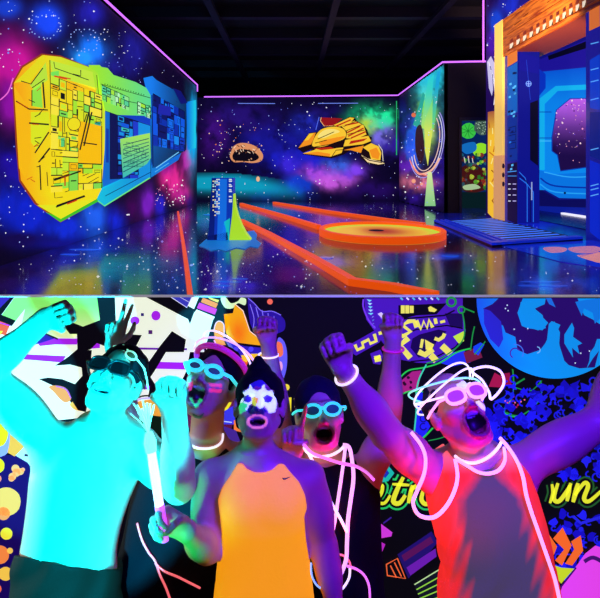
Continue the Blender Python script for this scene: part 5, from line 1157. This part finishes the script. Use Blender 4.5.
woman.hair('hair', [(0, -.024, .036, .084, .104, .089), (-.004, -.01, .112, .040, .05, .034), (-.008, .0, .138, .018, .022, .026), (-.066, -.03, -.02, .018, .04, .05), (.066, -.03, -.02, .018, .04, .05)], [(0, .122, -.018, .073, .080, .100), (0, .06, -.12, .12, .10, .075)], (16, 10, 20), rough=.0015)

# ---------------------------------------------------------------- man with teal glasses
man3 = Person('person', 2.0, 'shouting person in black top wearing teal glowing glasses, raising one arm and one finger',
  [(325, 454, 16, .055), (326, 460, 28, .068), (328, 466, 40, .085), (331, 478, 45, .10), (333, 510, 44, .105), (334, 545, 43, .105), (335, 580, 46, .11), (335, 612, 48, .12), (335, 632, 42, .115)],
  head_at(322, 411, 2.0, head_axes(27, 3, 4), 1.0, 1.35), (325, 458),
  [([(292, 472, 2.0, .048), (284, 522, 1.93, .042), (292, 455, 1.885, .031)], ((.02, 0, 1), (0, -1, 0), (1, 0, 0), 'point', .98)),
   ([(367, 472, 2.0, .052), (388, 430, 2.06, .043), (393, 339, 2.09, .030)], ((-.02, 0, 1), (0, -1, 0), (-1, 0, 0), 'fist', .98))],
  [(-.02, .08, .40), (.02, .08, .40)]).finish()
man3.cloth('tank_top', [(302, 461), (312, 463), (325, 468), (338, 464), (349, 457), (364, 464), (376, 480), (388, 520), (386, 650), (280, 650), (284, 500), (292, 470)], .013, (11, 8, 18), .05, .004, label='black tank top')
man3.hair('hair', CAPH, FACECUT, (34, 20, 54), rough=.0015)

# ---------------------------------------------------------------- man in the red-lit grey vest
def paint4(p, V, col, glow):
    for poly, c in (([(456, 385), (462, 381), (474, 381), (481, 387), (476, 391), (466, 390), (458, 391)], (225, 225, 240)), ([(475, 401), (480, 401), (486, 407), (487.5, 412), (481, 409)], (230, 245, 245))):
        m = p.facepx(V, poly); col[m] = lin(c); glow[m] = lin(c)*.6
def vest(V):      # grey cloth; red necklace glow and underlit centre painted in, ragged edge
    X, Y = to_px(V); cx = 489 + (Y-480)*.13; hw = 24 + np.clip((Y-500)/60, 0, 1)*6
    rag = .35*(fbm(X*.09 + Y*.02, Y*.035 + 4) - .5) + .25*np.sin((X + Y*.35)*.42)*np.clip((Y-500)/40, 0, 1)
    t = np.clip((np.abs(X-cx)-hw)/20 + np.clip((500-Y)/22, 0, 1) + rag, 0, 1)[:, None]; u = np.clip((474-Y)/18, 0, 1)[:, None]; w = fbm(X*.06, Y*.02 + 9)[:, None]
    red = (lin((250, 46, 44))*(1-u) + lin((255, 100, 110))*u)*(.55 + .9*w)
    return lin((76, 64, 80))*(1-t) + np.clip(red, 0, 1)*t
man4 = Person('person', 1.8, 'shouting person in a red-lit grey vest, arms flung up, white glowing glasses and loops',
  [(477, 446, 19, .06), (476, 453, 35, .075), (475, 461, 47, .095), (478, 476, 52, .11), (484, 505, 53, .12), (491, 535, 53, .12), (498, 565, 54, .12), (501, 598, 58, .125), (501, 632, 58, .13), (501, 660, 50, .12)],
  head_at(464.5, 397, 1.8, head_axes(46, 12, 6), 1.02, 1.9, .027), (476, 452),
  [([(428, 470, 1.8, .056), (386, 432, 1.70, .047), (342, 368, 1.62, .029)], ((-.38, 0, .92), (0, -1, 0), (.92, 0, .38), 'fist', 1.0)),
   ([(523, 464, 1.82, .060), (602, 420, 1.86, .052), (628, 340, 1.92, .037)], ((.2, 0, 1), (0, -1, 0), (-1, 0, 0.2), 'fist', 1.0))],
  [(-.02, .02, .46), (.02, .02, .46)]).finish(paint4)
man4.cloth('vest', [(447, 450), (452, 457), (462, 467), (476, 473), (492, 468), (503, 457), (509, 447), (519, 450), (528, 470), (538, 495), (547, 525), (555, 560), (562, 598), (566, 640), (432, 640), (436, 598), (439, 565), (434, 530), (428, 505), (426, 490), (430, 472), (438, 458)], .012, (250, 60, 60), .85, .008, label='grey vest with red glow painted into its sides', colfn=vest)
man4.cloth('shorts', [(420, 618), (580, 618), (580, 720), (420, 720)], .008, (20, 16, 40), .05, 0)
man4.hair('hair', [(0, -.030, .034, .084, .098, .084)], FACECUT + [(0, .11, .045, .065, .06, .045)], (46, 34, 60), rough=.004)

# ================================================================== GLOWING THINGS THEY WEAR AND HOLD
def glow(name, c, s=1.0): return mat(name, c, .4, emit=s, ecol=c)
M_WHITE_G, M_PINK_G, M_TEAL_G, M_CORAL_G, M_MAG_G, M_VIO_G = glow('white_glow', (250, 238, 255), .95), glow('pink_glow', (245, 130, 240), .9), glow('teal_glow', (60, 225, 215), .9), glow('coral_glow', (255, 110, 120), .85), glow('magenta_cloth', (200, 30, 140), .45), glow('violet_glow', (225, 90, 255), 1.0)
M_PALEPINK_G = glow('pale_pink_glow', (250, 190, 250), .95); M_ICE = glow('ice_glow', (150, 200, 255), .9); M_MINT = glow('mint_glow', (150, 250, 215), .9)
M_DARKLENS = mat('dark_lens', (3, 4, 5), .2, spec=.12); M_BLACKPL = mat('black_plastic', (4, 4, 5), .35, spec=.2)
def glasses(name, label, H, mframe, mlens, dx=.034, f0=.120, u0=.002, rx=.027, rz=.019, r=.0045, square=1.0, ax=None, group=None):
    e = empty(name, H.pt(0, f0, u0), label, 'glasses', group); m = MB(); S = H.sc
    def rim(sg, k=1.0):
        out = []
        for t in np.linspace(0, 2*math.pi, 28, endpoint=False):
            c, s_ = math.cos(t), math.sin(t); c = math.copysign(abs(c)**square, c); s_ = math.copysign(abs(s_)**square, s_)
            x = sg*dx + rx*c*k; out.append(H.pt(x, f0 - 2.2*x*x, u0 + rz*s_*k))
        return out
    for sg in (-1, 1): m.tube(rim(sg), r*S, True)
    m.tube([H.pt(x, f0 + .001, u0 + .006) for x in (-dx+rx, 0, dx-rx)], r*S)
    m.build('frame', mframe, e, True)
    for sg in (-1, 1):
        xo = sg*(dx + rx); MB().tube([H.pt(xo, f0 - 2.2*xo*xo, u0+.004), H.pt(sg*.083, f0-.03, u0+.006), H.pt(sg*.0925, .03, u0+.004), H.pt(sg*.094, -.012, u0+.002)], r*S*.8).build('temple', mframe, e, True)
        o_ = rim(sg, .93); c1 = [q + H.ax[1]*.001 for q in o_]; c0 = [q - H.ax[1]*.001 for q in o_]; MB().prism(c0, c1).build('lens', mlens, e)
    return e
glasses('sunglasses', 'black sunglasses on the cyan-lit person at far left', man1.head, M_BLACKPL, M_DARKLENS, rx=.029, rz=.020, r=.0042, square=.62, u0=.0)
hp = Head(man1.head.pt(.022, -.03, .040), head_axes(64, -38, 0), .98, 1); glasses('party_glasses', 'small white rimmed party glasses pushed up on the dark hair at far left', hp, M_MINT, mat('amber_lens', (70, 90, 60), .2, emit=.3), rx=.022, rz=.013, r=.0035, dx=.027, f0=.105)
M_LENS_T = mat('murky_lens', (24, 60, 74), .15, emit=.4, ecol=(30, 70, 110)); M_LENS_V = mat('violet_lens', (190, 70, 235), .15, emit=.6)
glasses('glow_glasses', 'teal glowing glasses on the person with the magenta headband', man2.head, M_TEAL_G, mat('smoky_lens', (60, 80, 90), .2, emit=.25), rx=.026, rz=.016, r=.0068)
glasses('glow_glasses', 'teal glowing glasses on the person raising a finger', man3.head, M_TEAL_G, M_LENS_T, rx=.027, rz=.019, r=.0052)
glasses('glow_glasses', 'white glowing glasses with violet lenses on the person in the red-lit grey vest', man4.head, M_PALEPINK_G, M_LENS_V, rx=.029, rz=.021, r=.0050, dx=.036, square=.8)
# headband and hoops
def hoop(H, u0, tilt, rx, rf, sway=0, f0=-.015, roll=0, n=40):
    out = []
    for t in np.linspace(0, 2*math.pi, n, endpoint=False):
        x, f = rx*math.cos(t), rf*math.sin(t); u = u0 + f*math.tan(math.radians(tilt)) + x*math.tan(math.radians(roll)) + sway*math.sin(2*t); out.append(H.pt(x, f0 + f, u))
    return out
tag(MB().tube(hoop(man2.head, .062, 12, .094, .110), .011).build('headband', M_MAG_G, smooth=True), 'magenta headband round the head of the person behind the cyan-lit one', 'headband')
for u0, ti, rx, rf, mm, lb, ro in ((.088, 9, .110, .128, M_PALEPINK_G, 'pale pink glow hoop, lowest above the magenta headband', 6), (.108, 12, .098, .110, M_WHITE_G, 'white glow hoop, highest above the magenta headband', -10)):
    tag(MB().tube(hoop(man2.head, u0, ti, rx, rf, roll=ro), .0036).build('glow_hoop', mm, smooth=True), lb, 'glow hoop', 'glow hoops on the head over the magenta headband')
for u0, ti, rx, rf, ro, sw, f0, mm, lb in ((.046, -16, .102, .124, -4, .004, -.008, M_WHITE_G, 'white glow hoop low across the brow of the person in the red-lit grey vest'), (.060, 2, .108, .122, 12, .006, -.01, M_WHITE_G, 'white glow hoop tilted down to the left over the white glasses'),
     (.066, -6, .112, .120, -14, .008, -.012, M_MINT, 'pale green glow hoop crossing the crown of the person in the red-lit grey vest'), (.080, 10, .104, .114, 4, .008, -.016, M_WHITE_G, 'white glow hoop, topmost on the head of the person in the red-lit grey vest')):
    tag(MB().tube(hoop(man4.head, u0, ti, rx, rf, sw, f0, ro), .0031).build('glow_hoop', mm, smooth=True), lb, 'glow hoop', 'glow hoops on the head above the white glasses')
tag(MB().tube(spline([P(x, y, 1.80 + dd) for x, y, dd in ((472, 371, .0), (486, 366.5, .01), (500, 371, .02), (504, 382, .02), (499, 392, .0), (491, 399, -.02), (489, 392, .06), (482, 380, .09))], 6, True), .0042).build('glow_hoop', M_WHITE_G, smooth=True), 'white glow hoop standing out loosely to the right of the white glasses', 'glow hoop', 'glow hoops on the head above the white glasses')
def bracelet(px, py, d, axis, r, t, m_, label, name='glow_bracelet'):
    A = frame(axis); c = P(px, py, d); tag(MB().tube([c + r*(math.cos(q)*A[0] + math.sin(q)*A[1]) for q in np.linspace(0, 2*math.pi, 28, endpoint=False)], t).build(name, m_, smooth=True), label, 'bracelet')
bracelet(346.5, 375, 1.628, P(342, 368, 1.62) - P(386, 432, 1.70), .036, .0038, M_WHITE_G, 'white glow bracelet on the raised arm beside the teal glasses')
bracelet(268.3, 355, 2.119, (0, 0, 1), .0365, .0036, M_WHITE_G, 'white glow bracelet on the raised fist above the orange tank top')
bracelet(393.2, 349, 2.089, (0, 0, 1), .038, .0048, M_MAG_G, 'magenta bracelet on the raised fist in front of the yellow lettering')
# necklaces and cords lying on the chests
def cord(p, pts, r, m_, label, name='glow_necklace', cat='necklace', off=.010, group=None, depth=None, closed=False, n=6):
    w3 = [p.drape(x, y, off + r) if depth is None else P(x, y, depth[i] if hasattr(depth, '__len__') else depth) for i, (x, y) in enumerate(spline(pts, 4, closed) if depth is None else pts)]
    if depth is not None: w3 = spline(w3, 6, closed)
    else:
        w3 = np.array(w3); s_ = w3.copy()
        for _ in range(2): s_[1:-1, 1] = np.minimum(s_[1:-1, 1], (s_[:-2, 1] + s_[2:, 1])/2)
        k = (s_[:, 1]/w3[:, 1])[:, None]; o_ = np.array([0, 0, EYE]); w3 = list(o_ + (w3 - o_)*k)
    return tag(MB().tube(w3, r, closed).build(name, m_, smooth=True), label, cat, group)
cord(man2, [(186, 438), (189, 444), (197, 448), (208, 448.5), (217, 446), (222, 441), (223, 434)], .0042, M_WHITE_G, 'white glow necklace at the throat of the person with the magenta headband')
cord(man2, [(137, 523), (142, 540), (149, 553), (155, 561), (160, 575), (166, 588), (171, 602)], .0038, M_CORAL_G, 'coral pink glow cord hanging down the black top beside the green shorts', 'glow_string', 'glow string')
cord(man2, [(155, 563), (164, 571), (178, 577), (190, 583), (200, 588)], .0034, M_CORAL_G, 'short coral glow cord branching to the right on the black top', 'glow_string', 'glow string')
cord(man3, [(304, 448), (308, 453), (318, 456.5), (330, 455.5), (339, 451), (345, 445)], .0046, M_WHITE_G, 'white glow necklace at the throat below the teal glasses', off=.014)
cord(man3, [(345.5, 446), (343.5, 462), (341, 480), (338, 500), (335, 520), (331, 540), (328, 560)], .0056, M_PALEPINK_G, 'pale pink glow strand, leftmost of the straight pair on the black top', group='glow strands on the black top beside the orange tank top')
cord(man3, [(343, 445), (349, 447), (352, 460), (353.5, 478), (351, 498), (348, 520), (347, 542), (346, 560), (340, 576), (333, 590)], .0066, M_PALEPINK_G, 'thick pale pink glow strand, rightmost of the straight pair on the black top', off=.016, group='glow strands on the black top beside the orange tank top')
cord(man3, [(306, 449), (313, 462), (322, 482), (331, 502), (340, 518), (347, 532)], .005, M_WHITE_G, 'white glow strand slanting across the black top from the orange top side', off=.03, group='glow strands on the black top beside the orange tank top')
cord(man3, [(304, 445), (312, 453), (325, 458), (340, 463), (355, 466), (366, 472), (374, 480)], .005, M_PINK_G, 'pink glow strand running sideways over the black shoulder', off=.024, group='glow strands on the black top beside the orange tank top')
cord(man3, [(347, 566), (356, 569), (364, 575), (369, 586), (370, 602)], .004, M_PINK_G, 'pink glow cord curling low on the black top', 'glow_string', 'glow string')
cord(man3, [(332, 556), (342, 555), (349, 561), (351, 569)], .0034, M_CORAL_G, 'small coral glow loop low on the black top', 'glow_string', 'glow string')
cord(man3, [(350, 568), (349, 578), (343, 588), (336, 592)], .004, M_WHITE_G, 'white glow cord hooked low on the black top', 'glow_string', 'glow string')
cord(woman, [(311, 563), (311.5, 574), (315, 583), (320, 588)], .0028, M_ICE, 'thin ice blue glow cord by the hem of the orange tank top', 'glow_string', 'glow string')
cord(man4, [(411, 432), (421, 445), (425.5, 458), (424, 474), (417, 491), (413, 503), (419, 515), (433, 517.5), (445, 508), (454, 492), (457.5, 476), (455, 459)], .0055, M_PALEPINK_G, 'wide glowing loop hanging over the raised arm of the red-lit grey vest', 'glow_necklace', 'necklace', depth=[1.665, 1.648, 1.64, 1.635, 1.635, 1.635, 1.64, 1.64, 1.64, 1.64, 1.645, 1.66], n=6)
cord(man4, [(455, 456), (462, 461), (474, 463), (487, 458), (497, 449), (502, 441)], .0046, M_WHITE_G, 'white glow necklace tight round the neck of the red-lit grey vest', off=.006)
cord(man4, [(456, 459), (466, 465), (478, 472), (489, 473.5), (499, 470), (505, 460), (504, 448)], .0050, M_PALEPINK_G, 'pale pink glow necklace sagging lower on the red vest', off=.014)
cord(man4, [(500, 438), (508, 447), (517, 461), (523, 477), (526, 494), (531, 511), (537, 528), (543, 545), (549, 562), (555, 580), (560, 602)], .0056, M_PALEPINK_G, 'long pale pink glow strand running down the side of the red vest', off=.022)
# fibre-optic wand in the woman's hand
wr_ = P(187, 531, 1.50); uu = nrm((-.78, -.15, .55)); nn = nrm(np.array((-.15, -1, 0)) - uu*np.dot((-.15, -1, 0), uu)); ctr = wr_ + uu*.078*.92 + nn*.030
dW = float(ctr[1]); wpx, wpy = [float(q[0]) for q in to_px(ctr[None])]
lo_, hi_ = P(170, 541, dW), P(156.5, 452, dW + .03); adj = ctr - (lo_ + (hi_-lo_)*((541-wpy)/(541-452.0))); lo_, hi_ = lo_ + adj, hi_ + adj
wand = empty('light_wand', lo_, 'glowing fibre-optic wand with violet handle held before the cyan-lit torso', 'wand')
mid = lo_ + (hi_-lo_)*.40
MB().tube([lo_, lo_*.5 + mid*.5, mid], [.0105, .0125, .0125], n=14).build('handle', M_VIO_G, wand, True)
MB().tube([mid, mid*.4 + hi_*.6, hi_], [.0115, .0125, .0115], n=14).build('shaft', M_WHITE_G, wand, True)
tp = hi_ + nrm(hi_-lo_)*.05
MB().tube([hi_, hi_*.5 + tp*.5, tp], [.0145, .017, .010], n=14).build('collar', M_MINT, wand, True)
fb2 = MB(); random.seed(4)
for k in range(34):
    a = random.uniform(0, 6.28); r_ = random.uniform(.0, .045); e1 = tp + np.array([r_*math.cos(a)*.9 - .012, r_*math.sin(a)*.6, random.uniform(.05, .085)])
    fb2.tube([tp, tp*.5 + e1*.5 + np.array([0, 0, .006]), e1], .0016, n=5)
fo = fb2.build('fibre', M_MINT, wand); tag(fo, 'pale green glowing fibres', kind='stuff')
# ================================================================== CAMERA, WORLD, LIGHTS
cam = bpy.data.objects.new('camera', bpy.data.cameras.new('camera')); COL.objects.link(cam); SC.camera = cam
cam.location = (0, 0, EYE); cam.rotation_euler = (math.pi/2, 0, 0)
cam.data.sensor_width = 36; cam.data.lens = FOC/600*36; cam.data.shift_x = (300-CX)/600; cam.data.shift_y = -(299-CY)/600; cam.data.clip_end = 200
w = bpy.data.worlds.new('dark_hall'); SC.world = w; w.use_nodes = True
w.node_tree.nodes['Background'].inputs['Color'].default_value = (.16, .06, .5, 1); w.node_tree.nodes['Background'].inputs['Strength'].default_value = .02
def light(kind, name, loc, target, col, power, size=.3, cone=45, blend=.4):
    l = bpy.data.lights.new(name, kind); o = bpy.data.objects.new(name, l); COL.objects.link(o); o.location = loc
    o.rotation_euler = (Vector(target) - Vector(loc)).to_track_quat('-Z', 'Y').to_euler()
    l.color = col; l.energy = power
    if kind == 'SPOT': l.spot_size = math.radians(cone); l.spot_blend = blend; l.shadow_soft_size = size
    elif kind == 'AREA': l.size = size
    else: l.shadow_soft_size = size
    return o
VIO, MAG, RED, CYA, GRN = (.28, .07, 1), (1, .03, .62), (1, .07, .03), (.0, 1, .93), (.05, 1, .25)
# hall: black-light tubes under the ceiling, unseen warm fills added to brighten the gateway timber
light('AREA', 'hall_black_light', (0, 14, 7.2), (0, 14, 0), (.3, .12, 1), 110, 5)
light('AREA', 'hall_black_light', (1, 21, 7.2), (1, 21, 0), (.3, .12, 1), 110, 5)
light('SPOT', 'lintel_warm_fill', (2.6, 9.6, 3.6), (5.7, 13.2, 5.8), (1, .62, .28), 2500, .2, 50, .6)
light('POINT', 'gateway_soffit_fill', (5.6, 12.4, 3.6), (5.7, 13, 6), (1, .5, .2), 40, .2)
# party area: unseen coloured spots added to tint the skin
light('SPOT', 'cyan_spot', (-.50, .35, 1.45), (-.79, 1.85, 1.34), (0, .62, 1), 1150, .03, 38, .1)
light('SPOT', 'cyan_spot', (-.20, 1.35, 2.2), (-.42, 1.64, 1.68), (0, .62, 1), 130, .02, 30, .15)
light('SPOT', 'cyan_spot', (-.38, .60, 1.5), (-.80, 1.8, 1.82), (0, .62, 1), 500, .03, 24, .2)
light('SPOT', 'cyan_spot', (.15, 1.0, 1.75), (-.62, 1.75, 1.50), (0, .62, 1), 230, .02, 24, .2)
light('SPOT', 'pale_spot', (-2.3, 2.05, 1.2), (-.9, 1.85, 1.15), (.8, 1, 1), 90, .12, 34, .5)
light('SPOT', 'green_spot', (-.45, .95, 1.2), (-.26, 1.75, 1.34), (.01, 1, .25), 45, .06, 24, .7)
light('SPOT', 'violet_spot', (.75, .3, 2.9), (.40, 1.9, 1.35), (.05, .004, 1), 620, .2, 46, .4)
light('SPOT', 'magenta_spot', (1.2, .95, .80), (.56, 1.68, 1.46), (.5, .006, 1), 75, .1, 24, .5)
light('SPOT', 'magenta_spot', (.38, 1.79, 1.12), (.12, 1.92, 1.42), (.5, .006, 1), 11, .05, 34, .5)
light('SPOT', 'red_spot', (.21, 1.80, 1.02), (.08, 1.93, 1.40), (1, .012, .02), 8, .04, 40, .5)
light('SPOT', 'red_spot', (.34, 1.30, .95), (.50, 1.72, 1.38), (1, .012, .02), 22, .06, 46, .6)
SC.view_settings.view_transform = 'Standard'; SC.view_settings.look = 'None'; SC.view_settings.exposure = 0; SC.view_settings.gamma = 1
SC.view_settings.use_curve_mapping = False
